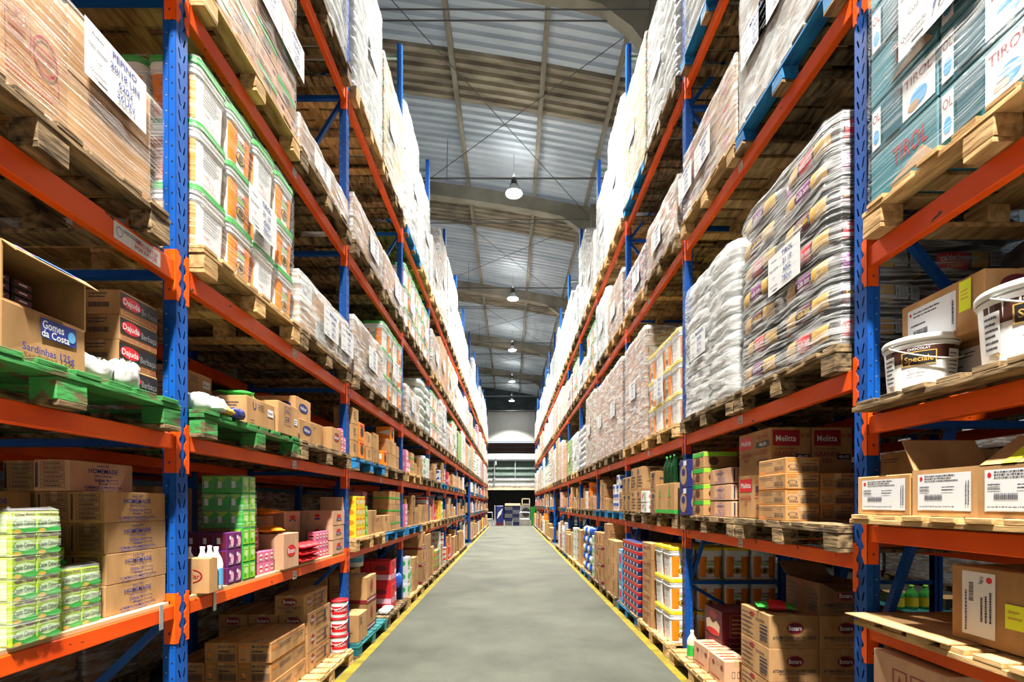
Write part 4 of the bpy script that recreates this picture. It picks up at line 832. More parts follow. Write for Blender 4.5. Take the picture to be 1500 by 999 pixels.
def load_proto(kind, s, h=1.0, ly=1.06, lx=.98, seed=0, near=True, fm=None, sheets=1):
    key = (kind, s, round(h, 2), ly, seed % 3, near, fm, sheets)
    if key in LOADS: return LOADS[key]
    R = random.Random(seed*7+3); p = P('wrapped_pallet_load')
    drape = 0
    if kind in ('tubs_green', 'tubs_yellow'):
        n = 4; rows = max(1, round(h/TH)); st = TW+.004; h = rows*TH; ly = st*n; t = tub_proto(s, 'green' if kind == 'tubs_green' else 'yellow', near)
        t2 = tub_proto(s, 'green' if kind == 'tubs_green' else 'yellow', False); tt = tub_proto(s, 'green' if kind == 'tubs_green' else 'yellow', near, True)
        lx = st*3.5
        for k in range(rows):
            for i in range(n):
                for j in range(3 if near else 2):
                    if j > 0 and i > 0 and k < rows-1 and not (i == n-1): continue
                    q = P('square_tub'); q.ch = ((tt if i % 2 else t) if j == 0 or i == 0 else t2).ch
                    if not near:
                        a = MB(); 
                    x = -s*(lx/2-st/2-j*st); q.loc = (x, -ly/2+st*(i+.5), k*TH); p.add(q)
        sh, bul, rnd, fm = (ly, lx), .006, .05, fm or 'film_clear'
    elif kind in ('bags', 'bags_green', 'bags_dark', 'bags_white'):
        rows = max(3, round(h/(.187 if kind == 'bags_dark' else .14))); bh = h/rows
        mat = {'bags': 'bag_white', 'bags_green': 'bag_green', 'bags_dark': 'bag_dark', 'bags_white': 'bag_white'}[kind]
        var = []
        for v in range(3):
            mb = pillow(lx*.5*.5, ly/2*.5*1.0, bh*.56, 5, 26, 9, mat, v, .018 if near else .01)
            q = P('bag', mb)
            if kind == 'bags_dark' and near:
                a_, b2, c_ = lx*.25, ly*.25, bh*.56
                def fC(u, v_, o, a_=a_, b2=b2, c_=c_):
                    X = -a_*.82+u*2*a_*.82; Z = c_+(v_-.5)*c_*1.15; zz = min(.95, abs((Z-c_)/c_)); sv = zz**(1/.75); cv = math.sqrt(max(0, 1-sv*sv)); rr = cv**.42
                    k = max(.02, 1-min(.97, abs(X/(a_*rr)))**5)**.2; return (X, -b2*rr*k*1.0-.006-o, Z)
                def fA(u, v_, o, a_=a_, b2=b2, c_=c_):
                    Y = -b2*.82+u*2*b2*.82; Z = c_+(v_-.5)*c_*1.15; zz = min(.95, abs((Z-c_)/c_)); sv = zz**(1/.75); cv = math.sqrt(max(0, 1-sv*sv)); rr = cv**.42
                    k = max(.02, 1-min(.97, abs(Y/(b2*rr)))**5)**.2; xx = a_*rr*k+.006+o; return (xx, Y, Z) if s < 0 else (-xx, -Y, Z)
                cols = [('red', 'paper'), ('maroon', 'yellow'), ('violet', 'paper')][v]
                it = [('r', .0, .1, .36, .9, cols[0]), ('t', 'caldo bom', .2, .62, .26, cols[1], .34), ('t', 'Feijão', .2, .28, .2, 'gold', .25), ('r', .40, .15, .62, .9, 'gold'), ('r', .64, .2, .8, .85, 'paper'), ('b', .65, .25, .79, .8, 'ink'), ('r', .84, .2, .99, .85, 'paper'), ('b', .85, .25, .98, .8, 'ink')]
                q.add(P('printed_label', prints(Face(2*a_*.82, c_*1.15, fC, 2), it, .002)))
                it = [('r', .02, .1, .3, .9, 'gold'), ('r', .34, .05, .62, .95, cols[0]), ('t', 'caldo bom', .48, .55, .3, cols[1], .26), ('r', .66, .1, .95, .9, 'gold')]
                q.add(P('printed_label', prints(Face(2*b2*.82, c_*1.15, fA, 2), it, .002)))
            elif near:
                def fC(u, v_, o, a_=lx*.25, b2=ly*.25, c_=bh*.56):
                    X = -a_*.8+u*2*a_*.8; Z = c_+(v_-.5)*c_; sv = abs((Z-c_)/c_)**(1/.75); rr = math.sqrt(max(0, 1-sv*sv))**.42
                    k = max(.02, 1-min(.97, abs(X/(a_*rr)))**5)**.2; return (X, -b2*rr*k-.005-o, Z)
                q.add(P('printed_label', prints(Face(lx*.4, bh*.56, fC, 2), [('r', .1, .1, .5, .9, 'green' if v == 1 else 'pale_green'), ('r', .15, .3, .4, .7, 'maroon')], .002)))
            var.append(q)
        for k in range(rows):
            for i in range(2):
                for j in range(2):
                    v = var[(k+i*2+j) % 3]; q = P('bag'); q.me = v.me; q.ch = v.ch
                    q.loc = (-s*(lx/4-j*lx/2)+R.uniform(-.012, .012), (i-.5)*ly/2+R.uniform(-.012, .012), k*bh*.985); p.add(q)
        sh, bul, rnd, fm = (ly, lx), .016, .10, fm or ('film_streak' if kind == 'bags_dark' else 'film_mid')
    else:
        ck = {'cartons': ['wrapc', 'red_o'], 'cartons_plain': ['plain', 'label_w'], 'teal': ['tirol', 'tirol_w'], 'packs': ['greenk', 'pinkbox'], 'cartons_red': ['red_o', 'red_o'], 'cartons_pale': ['homemade_b', 'pinkbox'], 'greenband': ['greenstripe', 'greenrec'], 'redblue': ['redblue', 'redblue'], 'greenp': ['greent', 'greenk'], 'cartons_brown': ['plain', 'dark_plain']}[kind]
        d0 = KINDS[ck[0]]['dim']; ny = max(2, round(ly/d0[0])); nx = 3; nzr = max(1, round(h/d0[2])); cy, cx, ch = ly/ny, lx/nx, h/nzr
        pr = []
        for ckk in ck:
            d = dict(KINDS[ckk]); d['dim'] = (cy-.006, cx-.006, ch-.004); d['c'] = .005; nm = '_l_%s_%.3f_%.3f' % (ckk, cy, ch); KINDS[nm] = d; pr.append(nm)
            if not near: d['tape'] = False
        for k in range(nzr):
            for i in range(ny):
                for j in range(nx):
                    if j > 0 and (i not in (0, ny-1)) and k < nzr-1: continue
                    if not near and j > 1: continue
                    v = carton(pr[(k+(i % 2)) % 2 if kind != 'teal' else (1 if (i == ny-1 and k % 2 == 0) else 0)], s); q = P('carton'); q.me = v.me; q.ch = v.ch if near or j == 0 else []
                    q.loc = (-s*(lx/2-cx*(j+.5)), -ly/2+cy*(i+.5), k*ch); p.add(q)
        sh, bul, rnd, fm = (ly, lx), .012, .025, fm or 'film_clear'
    fb = film_mesh(sh[0], sh[1], h, fm, seed % 3, bul, drape, rnd)
    p.add(P('stretch_film', fb))
    for i in range(sheets):
        w_ = min(.34, ly*.4); p.add(sheet_part(s, sh[0]+2*bul, sh[1]+2*bul, h, R.uniform(-.15, .2)*ly+i*.3, h*.5-.11, w_, min(.24, h*.6), HAND[(seed+i) % 6]))
    LOADS[key] = p; return p
# ------------------------------------------------------------------ placing goods
SEEN = {}
FARP = MB()
def chk(l):
    n = len(l.split())
    if n > 16: print('LONG', n, l)
    SEEN[l] = SEEN.get(l, 0)+1; return l
def put(s, kind, y0, xf, z, label, cat='box', group=None, dy=0, rot=0):
    d = KINDS[kind]['dim']; return spawn(carton(kind, s), (s*(xf+d[1]/2), y0+d[0]/2, z), chk(label), cat, group, rot)
LAY = {1: ['single'], 2: ['lower', 'upper'], 3: ['bottom', 'middle', 'top'], 4: ['bottom', 'second', 'third', 'top'], 5: ['bottom', 'second', 'third', 'fourth', 'top'], 6: ['bottom', 'second', 'third', 'fourth', 'fifth', 'top']}
def layname(i, n):
    if n <= 6: return LAY[n][i]
    return 'top' if i == n-1 else ORD[i] if i else 'bottom'
def stack(s, kind, y0, xf, z0, n, what, group, jit=.004, step=None, cat='box'):
    h = KINDS[kind]['dim'][2]
    for i in range(n):
        put(s, kind, y0+random.uniform(-jit, jit), xf+random.uniform(0, jit), z0+i*(step or h), '%s %s' % (layname(i, n), what), cat, group)
def at(s, p, y, x, z, label, cat, group=None, rot=0, scale=None):
    return spawn(p, (s*x, y, z), chk(label), cat, group, rot, scale)
def py0(k, half): return py(k-1)+PW+.025+half*1.145
def slotname(s, lev, k, half):
    return '%s rack, %s level, %s bay, %s half' % (SIDE[s], lev, ORD[k], ('nearer', 'farther')[half])
def put_pallet(s, zb, k, half, lev, mat='wood_old', xf=None, y0=None, near=None, thin=False):
    near = (k <= 2) if near is None else near
    xf = xf if xf is not None else ((1.53 if s < 0 else 1.57) if lev == 'floor' else XF(s)-.065)
    y = (py0(k, half) if y0 is None else y0)
    if k >= 9 and lev != 'near':
        me = pallet(mat, False).me; FARP.add([(v.co.x+s*(xf+PD/2), v.co.y+y+PL/2, v.co.z+zb) for v in me.vertices], [list(q.vertices) for q in me.polygons], mat); return y, xf, zb+.144
    word = {'wood_new': 'pale new wooden', 'wood_old': 'weathered brown wooden', 'wood_green': 'green-painted wooden', 'wood_blue': 'blue-painted wooden', 'wood_teal': 'teal-painted wooden'}[mat]
    spawn(pallet(mat, near, thin), (s*(xf+PD/2), y+PL/2, zb), chk(word+' pallet, '+slotname(s, lev, k, half)), 'pallet', 'pallets of the %s rack' % SIDE[s])
    return y, xf, zb+(.055 if thin else .144)
LNAME = {'tubs_green': 'square tubs with green lids', 'tubs_yellow': 'square tubs with yellow lids', 'bags': 'whitish bags', 'bags_green': 'green and white bags', 'bags_dark': 'dark bean bags', 'bags_white': 'white bags', 'cartons': 'red-printed cartons', 'cartons_plain': 'plain cartons', 'teal': 'teal milk cartons', 'packs': 'printed cartons', 'cartons_red': 'red-logo cartons', 'cartons_pale': 'pale pink cartons', 'greenband': 'green-banded cartons', 'redblue': 'red and blue trays', 'greenp': 'green packs', 'cartons_brown': 'brown cartons'}
def wrapped(s, zb, k, half, lev, kind, h, mat='wood_old', y0=None, xf=None, ly=1.08, near=None, fm=None, sheets=1, seed=None):
    near_ = (k <= 2) if near is None else near
    y, x, z = put_pallet(s, zb, k, half, lev, mat, xf, y0, near)
    seed = random.randint(0, 5) if seed is None else seed
    p = load_proto(kind, s, h, ly, .98, seed, near_, fm, sheets if k < 6 else 0)
    spawn(p, (s*(x+.01+.49+.02), y+PL/2, z), chk('wrapped '+LNAME[kind]+', '+slotname(s, lev, k, half)), 'wrapped load', 'wrapped pallet loads of the %s rack' % SIDE[s])
random.seed(11)
# ================= LEFT RACK, nearest bay
s = -1
def board(s, z, ya, yb, label, x0=.012):
    b = MB(); b.cbox(*sorted((s*(XF(s)+x0), s*(XF(s)+RD-.05))), ya, yb, 0, .02, 'plywood', .002); one('shelf_board', b, label, 'shelf board', (0, 0, z))
board(-1, 1.07, .05, 2.29, 'plywood board on the first level of the left rack, nearest bay')
board(-1, 1.07, 2.43, 4.70, 'plywood board on the first level of the left rack, second bay')
zt = 1.0905
stack(s, 'homemade', 1.965, 1.665, zt, 4, 'printed brown jam carton, front stack beside the nearest left post', 'jam cartons by the nearest left post')
stack(s, 'homemade', 1.975, 1.815, zt, 4, 'printed jam carton, second stack behind the one by the nearest post', 'jam cartons by the nearest left post')
put(s, 'homemade_lit', 1.965, 1.815, zt+.522, 'jam carton coloured as if lit, lying highest, set back on the jam carton stacks', 'box', 'jam cartons by the nearest left post')
for c in range(3):
    stack(s, 'homemade', 1.62, 1.97+c*.15, zt, 4 if c == 0 else 5, 'shaded carton in dark row, %s column behind the green tea' % ORD[c], 'shaded cartons behind the green tea packs')
stack(s, 'homemade', 1.99, 1.97, zt, 5, 'shaded carton, third stack back behind the jam cartons', 'shaded cartons behind the green tea packs')
def tea(y0, xf, ny, nx, nz, nm):
    for j in range(nx):
        for i in range(ny):
            for k in range(nz):
                put(s, 'tea', y0+i*.083, xf+j*.127, zt+k*.074, 'green lemongrass tea pack, %s layer, %s column%s, %s' % (layname(k, nz), ORD[i], '' if j == 0 else ' of rear row', nm), 'tea box', 'green tea packs')
tea(1.55, 1.62, 2, 2, 6, 'tall bundle at left edge')
tea(1.765, 1.66, 2, 1, 3, 'low bundle beside jam cartons')
tea(1.765, 1.80, 2, 1, 4, 'small bundle set back')
for nm, y0, xf, ly, lx, h in (('tall bundle at the left edge', 1.55, 1.62, .165, .252, .444), ('low bundle beside the jam cartons', 1.765, 1.66, .165, .125, .222)):
    b = film_mesh(ly, lx, h, 'film_clear', 1, .006, 0, .012); one('shrink_film', b, 'clear shrink film around green tea packs, '+nm, 'plastic film', (s*(xf+lx/2), y0+ly/2, zt), 'shrink films around tea packs')
# level two: tins cartons, bag, spread cartons on a green pallet
y, x, z = put_pallet(s, 1.90, 0, 1, 'second', 'wood_green', y0=1.14, xf=1.555)
put(s, 'sardine', 1.50, 1.60, z, 'torn sardine carton with blue printed logo on green pallet', 'box', None)
def tipped():
    p = P('tipped_open_carton'); b = MB(); ly, lx, h, t = .30, .24, .19, .005
    b.box(-lx/2, lx/2, -ly/2, ly/2, 0, t, 'card'); b.box(-lx/2, lx/2, -ly/2, ly/2, h-t, h, 'card'); b.box(-lx/2, -lx/2+t, -ly/2, ly/2, t, h-t, 'card_dark')  # darker card on the back wall paints the shade inside
    b.box(-lx/2+t, lx/2, -ly/2, -ly/2+t, t, h-t, 'card'); b.box(-lx/2+t, lx/2, ly/2-t, ly/2, t, h-t, 'card'); p.me = b.mesh(p.name)
    b = MB(); b.add([(lx/2, -ly/2, h), (lx/2, ly/2, h), (lx/2+.05, ly/2, h-.035), (lx/2+.05, -ly/2, h-.035), (lx/2, -ly/2, h-.004), (lx/2, ly/2, h-.004), (lx/2+.048, ly/2, h-.039), (lx/2+.048, -ly/2, h-.039)], [(0, 1, 2, 3), (4, 7, 6, 5), (2, 6, 7, 3), (0, 4, 5, 1), (0, 3, 7, 4), (1, 5, 6, 2)], 'card')
    f = Face(ly, .06, lambda u, v, o: (lx/2+.05*(1-v)+o, -ly/2+u*ly, h-.035*(1-v)+o)); q = P('flap', b); p.add(q); p.add(P('printed_panel', prints(f, [('e', .5, .5, .3, .28, 'ink_blue'), ('t', 'Gomes da Costa', .5, .5, .3, 'sky', .4), ('e', .12, .55, .06, .2, 'ink_blue')], .002)))
    return p
at(s, tipped(), 1.66, 1.73, z+.166, 'brown carton lying with its open side to the aisle above torn carton', 'box')
tin = MB(); tin.cbox(-.05, .05, -.035, .035, 0, .028, 'black', .004); tp = P('tin', tin); tp.add(P('printed_label', prints(box_face('A', s, .07, .1, .028), [('r', .1, .2, .9, .8, 'maroon'), ('r', .3, .4, .7, .6, 'paper')])))
for i in range(2):
    for k in range(4): at(s, tp, 1.58+i*.075, 1.74, z+.172+k*.0285, '%s flat dark tin, %s pile inside the open carton' % (layname(k, 4), ('nearer', 'farther')[i]), 'tin', 'tins in the open carton')
put(s, 'plain', 1.19, 1.64, z, 'plain brown carton cut by the left picture edge beside torn carton')
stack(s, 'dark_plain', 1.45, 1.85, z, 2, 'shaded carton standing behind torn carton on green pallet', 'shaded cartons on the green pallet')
def crumple(name, a, b_, c, mat, seed, txt=None):
    R = random.Random(seed); mb = pillow(a, b_, c, 3, 30, 12, mat, seed, .07); V = []
    for x_, y_, z_ in mb.v: V.append((x_*(1+R.uniform(-.06, .06)), y_*(1+R.uniform(-.06, .06)), max(.001, z_*(1+R.uniform(-.08, .08)))))
    mb.v = V; return P(name, mb)
at(s, crumple('plastic_bag', .05, .10, .045, 'bag_white', 3), 1.86, 1.65, z, 'crumpled white plastic bag between sardine carton and spread cartons', 'bag')
at(s, crumple('plastic_bag', .045, .055, .055, 'bag_white', 5), 2.0, 1.62, z, 'small knotted white carrier bag leaning on the spread cartons', 'bag')
stack(s, 'dajuda', 2.035, 1.665, z, 4, 'black-banded spread carton in the front stack', 'black-banded spread cartons')
stack(s, 'dajuda', 2.035, 1.82, z, 4, 'black-banded spread carton in the rear stack', 'black-banded spread cartons')
# level three: wrapped cartons on a broken pallet
y, x, z = put_pallet(s, 2.74, 0, 1, 'third', 'wood_old', y0=1.075, xf=1.56)
KINDS['bigw'] = dict(dim=(.53, .46, .47), mat='card', A=[('f', .58, .38, .74, .54, .005, 'ink_red'), ('o', .62, .58, .03, .05, 'ink_red'), ('o', .68, .57, .03, .05, 'ink_red'), ('l', .60, .40, .72, .50, 2, 'ink_red'), ('o', .83, .44, .085, .14, 'ink_red'), ('l', .77, .38, .90, .50, 2, 'ink_red'), ('f', .58, .22, .92, .35, .005, 'ink_red'), ('o', .63, .285, .022, .035, 'ink_red'), ('o', .71, .285, .022, .035, 'ink_red'), ('o', .79, .285, .022, .035, 'ink_red'), ('o', .87, .285, .022, .035, 'ink_red'), ('l', .58, .12, .92, .19, 2, 'ink_red')])
KINDS['bigw2'] = dict(dim=(.40, .46, .24), mat='card')
p = P('wrapped_pallet_load')
for kd, yy, zz in (('bigw', -.255, 0), ('bigw2', .205, 0), ('bigw2', .205, .245)):
    c_ = carton(kd, s); q = P('carton'); q.me = c_.me; q.ch = c_.ch; q.loc = (.25, yy, zz); p.add(q)
    q = P('carton'); q.me = c_.me; q.loc = (-.22, yy, zz); p.add(q)
p.add(P('stretch_film', film_mesh(.94, .96, .50, 'film_clear', 2, .010, .02, .02)))
p.add(sheet_part(s, 1.0, .97, .5, .20, .275, .30, .215, HAND[0]))
at(s, p, 1.72, 1.59+.49, z, 'film-wrapped big brown cartons with handwritten sheet, left rack, third level, nearest bay', 'wrapped load')
# ================= LEFT RACK, second bay
y, x, z = put_pallet(s, 0, 1, 0, 'floor', 'wood_old', y0=2.44)
y, x, z = put_pallet(s, 0, 1, 1, 'floor', 'wood_new', y0=3.585, xf=1.545)
z += .0005
for j in range(3): stack(s, 'rice', 3.40, 1.70+j*.24, z, 2 if j != 1 else 3, 'long orange-edged carton, %s pile from aisle on the floor pallets' % ORD[j], 'long orange-edged cartons at floor level')
put(s, 'rice', 3.39, 1.70, z+.285, 'long orange-edged carton lying topmost and lit, nearest the aisle at floor level')
for j in range(3): stack(s, 'beran_long', 3.98, 1.69+j*.25, z, 3, 'long tomato paste carton, %s pile from aisle, behind orange-edged cartons' % ORD[j], 'tomato paste cartons at floor level')
put(s, 'beran_long', 3.93, 1.70, z+.496, 'open-topped long tomato paste carton lying highest in its pile')
rp = pail_proto(s, .085, .165, 'red', 'red', 'MOLHO', True)
for i in range(3): at(s, rp, 4.60, 1.655, z+i*.166, '%s small white pail with red lid, column beside the second left post' % LAY[3][i], 'pail', 'red-lidded pails by the second left post')
for i in range(2): at(s, rp, 4.60, 1.85, z+i*.166, '%s small red-lidded pail in the column behind' % LAY[2][i], 'pail', 'red-lidded pails by the second left post')
# level one
KINDS['kraft_small']['dim'] = (.075, .22, .185)
put(s, 'kraft_small', 2.49, 1.572, zt, 'small brown carton with red oval right beside the nearest left post')
bt = bottle_proto('paper', 'paper', .235, .034, 'sky', 'cleaner_bottle')
for i, (yy, xx) in enumerate(((2.62, 1.615), (2.62, 1.69), (2.70, 1.70), (2.62, 1.765), (2.62, 1.84))):
    at(s, bt, yy, xx, zt, '%s white cleaner bottle with blue band, counted from the aisle' % ORD[i], 'bottle', 'white cleaner bottles')
for k in range(3):
    for j in range(4):
        for i in range(2): put(s, 'purple', 2.76+i*.074, 1.636+j*.0800, zt+k*.101, 'purple tea box, %s layer, %s from aisle, %s row' % (LAY[3][k], ORD[j], ('front', 'back')[i]), 'tea box', 'purple tea boxes')
for k in range(6):
    for j in range(3):
        if k < 3 and j > 0: continue
        for i in range(2): put(s, 'greent', 2.915+i*.074, 1.636+j*.083, zt+k*.107, 'bright green tea box, %s layer, %s from aisle, %s row' % (layname(k, 6), ORD[j], ('front', 'back')[i]), 'tea box', 'bright green tea boxes')
b = MB(); b.cbox(s*1.90, s*1.72, 2.915, 3.06, 0, .32, 'card_dark', .004); b.v = [(abs(x)*s, y, z_) for x, y, z_ in b.v]; one('carton', b, 'shaded carton carrying the bright green tea boxes', 'box', (0, 0, zt))
at(s, P('shrink_film', film_mesh(.15, .25, .322, 'film_clear', 1, .006, 0, .012)), 2.99, 1.76, zt+.321, 'clear film around the upper bright green tea boxes', 'plastic film')
for k in range(2):
    for i in range(3): put(s, 'pinkp', 3.14+i*.072, 1.66, zt+k*.076, 'small pink sweet pack, %s layer, %s along, low row' % (LAY[2][k], ORD[i]), 'sweets', 'small pink sweet packs')
for k in range(4):
    for i in range(2): put(s, 'pinkp', 3.20+i*.072, 1.76, zt+k*.076, 'pink pack, %s layer, %s along, column behind' % (LAY[4][k], ORD[i]), 'sweets', 'small pink sweet packs')
put(s, 'beran_big', 3.39, 1.61, zt, 'upright pale carton with red oval in the middle of the board')
stack(s, 'dark_plain', 3.36, 1.83, zt, 2, 'shaded carton behind the upright pale carton', 'shaded cartons on the first level')
sn = snack_proto('orange', 'orange', .26, .18, .05, 2)
for i in range(2): at(s, sn, 3.48+i*.1, 1.75+i*.12, zt+(.257 if i == 0 else .385), ('orange snack bag lying on the upright pale carton', 'second orange snack bag lying farther back')[i], 'snack bag', None, rot=.5+i)
sr = snack_proto('red', 'red', .17, .13, .06, 4)
for k in range(3):
    for i in range(3): at(s, sr, 3.74+i*.11, 1.68, zt+k*.052, 'red snack bag, %s layer, %s along, beside upright pale carton' % (LAY[3][k], ORD[i]), 'snack bag', 'red snack bags', rot=1.4)
for k in range(3):
    for i in range(4): put(s, 'pinkp', 4.08+i*.072, 1.665, zt+k*.076, 'pink pack, %s layer, %s along, in front of heart cartons' % (LAY[3][k], ORD[i]), 'sweets', 'pink packs before the heart cartons')
for j in range(2): stack(s, 'heart', 4.385, 1.63+j*.245, zt, 3 if j else 2, 'pale carton with heart logo, %s pile from aisle' % ORD[j], 'heart-logo cartons')
oc = open_carton(.24, .30, .135, s, {'A': KINDS['heart']['A'], 'C': KINDS['heart']['C']}, .13, 'card_pink', (2,), 70)
at(s, oc, 4.535, 1.75, zt+.271, 'open heart-logo carton with one flap standing up', 'box')
for j in range(2): stack(s, 'heart', 4.02, 1.90+j*.245, zt, 3, 'heart-logo carton, %s pile in rear row' % ORD[j], 'heart-logo cartons')
stack(s, 'dark_plain', 2.75, 2.05, zt, 3, 'shaded carton at the back behind purple tea boxes', 'shaded cartons on the first level')
# level two
y, x, z = put_pallet(s, 1.90, 1, 0, 'second', 'wood_green')
ws = crumple('food_sack', .10, .15, .055, 'bag_white', 8); at(s, ws, 2.62, 1.70, z, 'white and yellow food sack lying beside the nearest left post', 'sack')
at(s, snack_proto('mustard', 'white', .2, .15, .06, 3), 2.66, 1.62, z, 'mustard yellow food packet on the green pallet', 'packet')
at(s, crumple('packet', .05, .06, .03, 'navy', 9), 2.74, 1.59, z, 'crumpled dark blue packet at the edge of the green pallet', 'packet')
put(s, 'unil', 2.85, 1.575, z, 'brown carton with blue U mark at the front of the green pallet')
stack(s, 'unil', 2.78, 1.95, z, 2, 'carton with blue U mark set back on the green pallet', 'U-mark cartons set back', step=.167)
gs = snack_proto('lime', 'green', .24, .2, .06, 6); at(s, gs, 3.02, 1.72, z+.167, 'bright green snack bag lying on the U-mark carton', 'snack bag', rot=.4)
put(s, 'soap', 3.215, 1.565, z, 'brown carton with upright dark blue frame at the end of green pallet')
stack(s, 'plain', 3.22, 1.9, z, 1, 'plain carton behind blue-framed carton', 'plain cartons of the second level')
y, x, z = put_pallet(s, 1.90, 1, 1, 'second', 'wood_old')
put(s, 'mayo', 3.62, 1.60, z, 'lower mayonnaise carton with dark blue oval')
put(s, 'mayo', 3.60, 1.62, z+.167, 'upper mayonnaise carton with dark blue oval and open flaps')
mb_ = bottle_proto('cream', 'navy', .15, .034, 'paper', 'mayonnaise_jar'); at(s, mb_, 3.57, 1.64, z, 'mayonnaise jar with dark lid in front of the blue-oval cartons', 'jar')
put(s, 'plain', 3.93, 1.66, z, 'plain carton between mayonnaise and red-oval cartons'); put(s, 'beran', 4.24, 1.585, z, 'brown carton with red oval close to the second left post')
for k in range(3):
    for i in range(2):
        if k == 2 and i: continue
        put(s, 'strawb' if False else 'pinkp', 4.50+i*.072, 1.60, z+k*.076, 'pink pack, %s layer, %s along, by the second left post' % (LAY[3][k], ORD[i]), 'sweets', 'pink packs by the second left post')
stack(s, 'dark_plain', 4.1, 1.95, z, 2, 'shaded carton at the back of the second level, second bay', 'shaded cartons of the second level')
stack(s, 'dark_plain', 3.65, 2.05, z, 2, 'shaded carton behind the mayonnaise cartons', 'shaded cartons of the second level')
# levels three to five
wrapped(s, 2.74, 1, 0, 'third', 'tubs_green', .98, 'wood_new', seed=1)
wrapped(s, 2.74, 1, 1, 'third', 'cartons_plain', .44, 'wood_old', seed=2, sheets=2, fm='film_mid')
wrapped(s, 4.10, 1, 0, 'fourth', 'packs', 1.2, 'wood_new', seed=3, sheets=2, fm='film_streak')
wrapped(s, 4.10, 1, 1, 'fourth', 'cartons', .26, 'wood_old', seed=4, fm='film_mid')
wrapped(s, 4.10, 0, 1, 'fourth', 'cartons_brown', .8, 'wood_old', seed=4)
for h_ in (0, 1): wrapped(s, 5.65, 1, h_, 'fifth', 'bags', 1.2, 'wood_old', seed=h_)
# ================= RIGHT RACK, nearest bay
s = 1
def thinp(zb, nm, y0, mat, xf):
    spawn(pallet(mat, True, True), (s*(xf+PD/2), y0+PL/2, zb), chk(nm), 'pallet', 'thin pallets of the nearest right bay'); return zb+.055
z = thinp(.975, 'pale board pallet at the lowest level of the nearest right bay', 1.165, 'wood_new', 1.64)
b = MB(); b.cbox(-.45, .45, -.26, .26, 0, .006, 'card', .001); at(s, P('cardboard_sheet', b), 2.06, 2.07, z+.001, 'flat cardboard sheet lying on the lowest pallet, sticking out', 'cardboard', rot=.04)
put(s, 'label_r', 1.44, 1.745, z+.007, 'large brown carton with turned label and yellow sticker, lowest right')
z2 = 0
put(s, 'pinkbox', 1.95, 1.72, .60, 'pale carton with red symbols under the lowest right pallet') if False else None
for j in range(2):
    KINDS['underbox'] = dict(dim=(.38, .30, .37), mat='card_pink', A=[('f', .55, .5, .75, .85, .015, 'ink_red'), ('f', .30, .5, .50, .85, .015, 'ink_red'), ('e', .65, .68, .06, .1, 'ink_red'), ('p', [(.35, .55), (.4, .8), (.45, .55)], 'ink_red')], C=[('l', .1, .2, .9, .4, 2, 'ink_red')])
    stack(s, 'underbox', 1.86, 1.70+j*.31, .1445, 2, 'carton with red handling marks, %s column, floor level, nearest right bay' % ORD[j], 'cartons with red handling marks')
spawn(pallet('wood_old', True), (s*(1.60+PD/2), 1.72, 0), chk('weathered wooden floor pallet in the nearest right bay'), 'pallet', 'pallets of the right rack')
z = thinp(1.456, 'pale board pallet under three labelled cartons, nearest right bay', 1.18, 'wood_new', 1.63)
KINDS['label_1'] = dict(KINDS['label_w']); KINDS['label_1']['dim'] = (.30, .33, .175)
put(s, 'label_1', 1.985, 1.66, z, 'closed carton with wide white label beside the nearest right post')
for i, (yy, flaps, nm) in enumerate(((1.70, (0, 2), 'middle open carton with wide white label and dark raised flaps'), (1.425, (0,), 'open carton with wide white label and yellow taped flap at right edge'))):
    oc = open_carton(.33, .275, .185, s, {'A': LABELW}, .15, 'card', flaps, 38); 
    if i == 1:
        b = MB(); V = [(-.165, -.13, .185), (-.165, .13, .185), (-.03, .125, .29), (-.03, -.125, .29)]; V2 = [(a, c, d-.005) for a, c, d in V]
        b.add(V+V2, [(0, 1, 2, 3), (4, 7, 6, 5), (0, 4, 5, 1), (1, 5, 6, 2), (2, 6, 7, 3), (3, 7, 4, 0)], 'card'); q = oc.add(P('flap', b))
        f = Face(.26, .17, lambda u, v, o: (-.165+.135*v-o, .13-.26*u, .185+.105*v+o)); q.add(P('yellow_tape', prints(f, [('r', .3, 0, .48, 1, 'neon')], .0015)))
    at(s, oc, yy+.137, 1.66+.165, z, nm, 'box')
z = thinp(1.985, 'dark old pallet carrying the white chocolate pails, nearest right bay', 1.165, 'wood_old', 1.63)
pp = pail_proto(s, .130, .232, 'white_plastic', 'choc', ''); at(s, pp, 2.10, 1.80, z, 'white chocolate pail with dark band beside the nearest right post', 'pail', 'white chocolate pails')
pp2 = pail_proto(s, .155, .265, 'white_plastic', 'choc', ''); at(s, pp2, 1.65, 1.82, z, 'larger white chocolate pail with raised handle at the right edge', 'pail', 'white chocolate pails')
KINDS['label_l'] = dict(KINDS['label_q']); KINDS['label_l']['dim'] = (.30, .32, .205)
put(s, 'label_l', 1.84, 1.935, z, 'lower labelled carton behind the chocolate pail')
put(s, 'label_q', 1.845, 1.83, z+.206, 'upper labelled carton with yellow sticker behind the chocolate pail')
KINDS['label_b'] = dict(KINDS['label_w']); KINDS['label_b']['dim'] = (.36, .40, .52); KINDS['label_b']['A'] = [('r', .1, .42, .8, .86, 'paper'), ('e', .16, .76, .02, .03, 'red'), ('l', .24, .7, .7, .82, 3, 'ink'), ('b', .2, .48, .5, .58, 'ink'), ('t', '16kg', .16, .62, .04, 'ink', .1)]
put(s, 'label_b', 1.475, 2.0, z, 'tall labelled carton behind the larger chocolate pail')
for kd in (2.35, 2.55): pass
y, x, z = put_pallet(s, 2.806, 0, 1, 'third', 'wood_new', y0=1.14, xf=1.66)
p = load_proto('teal', s, 1.14, 1.08, .98, 1, True, 'film_clear', 0)
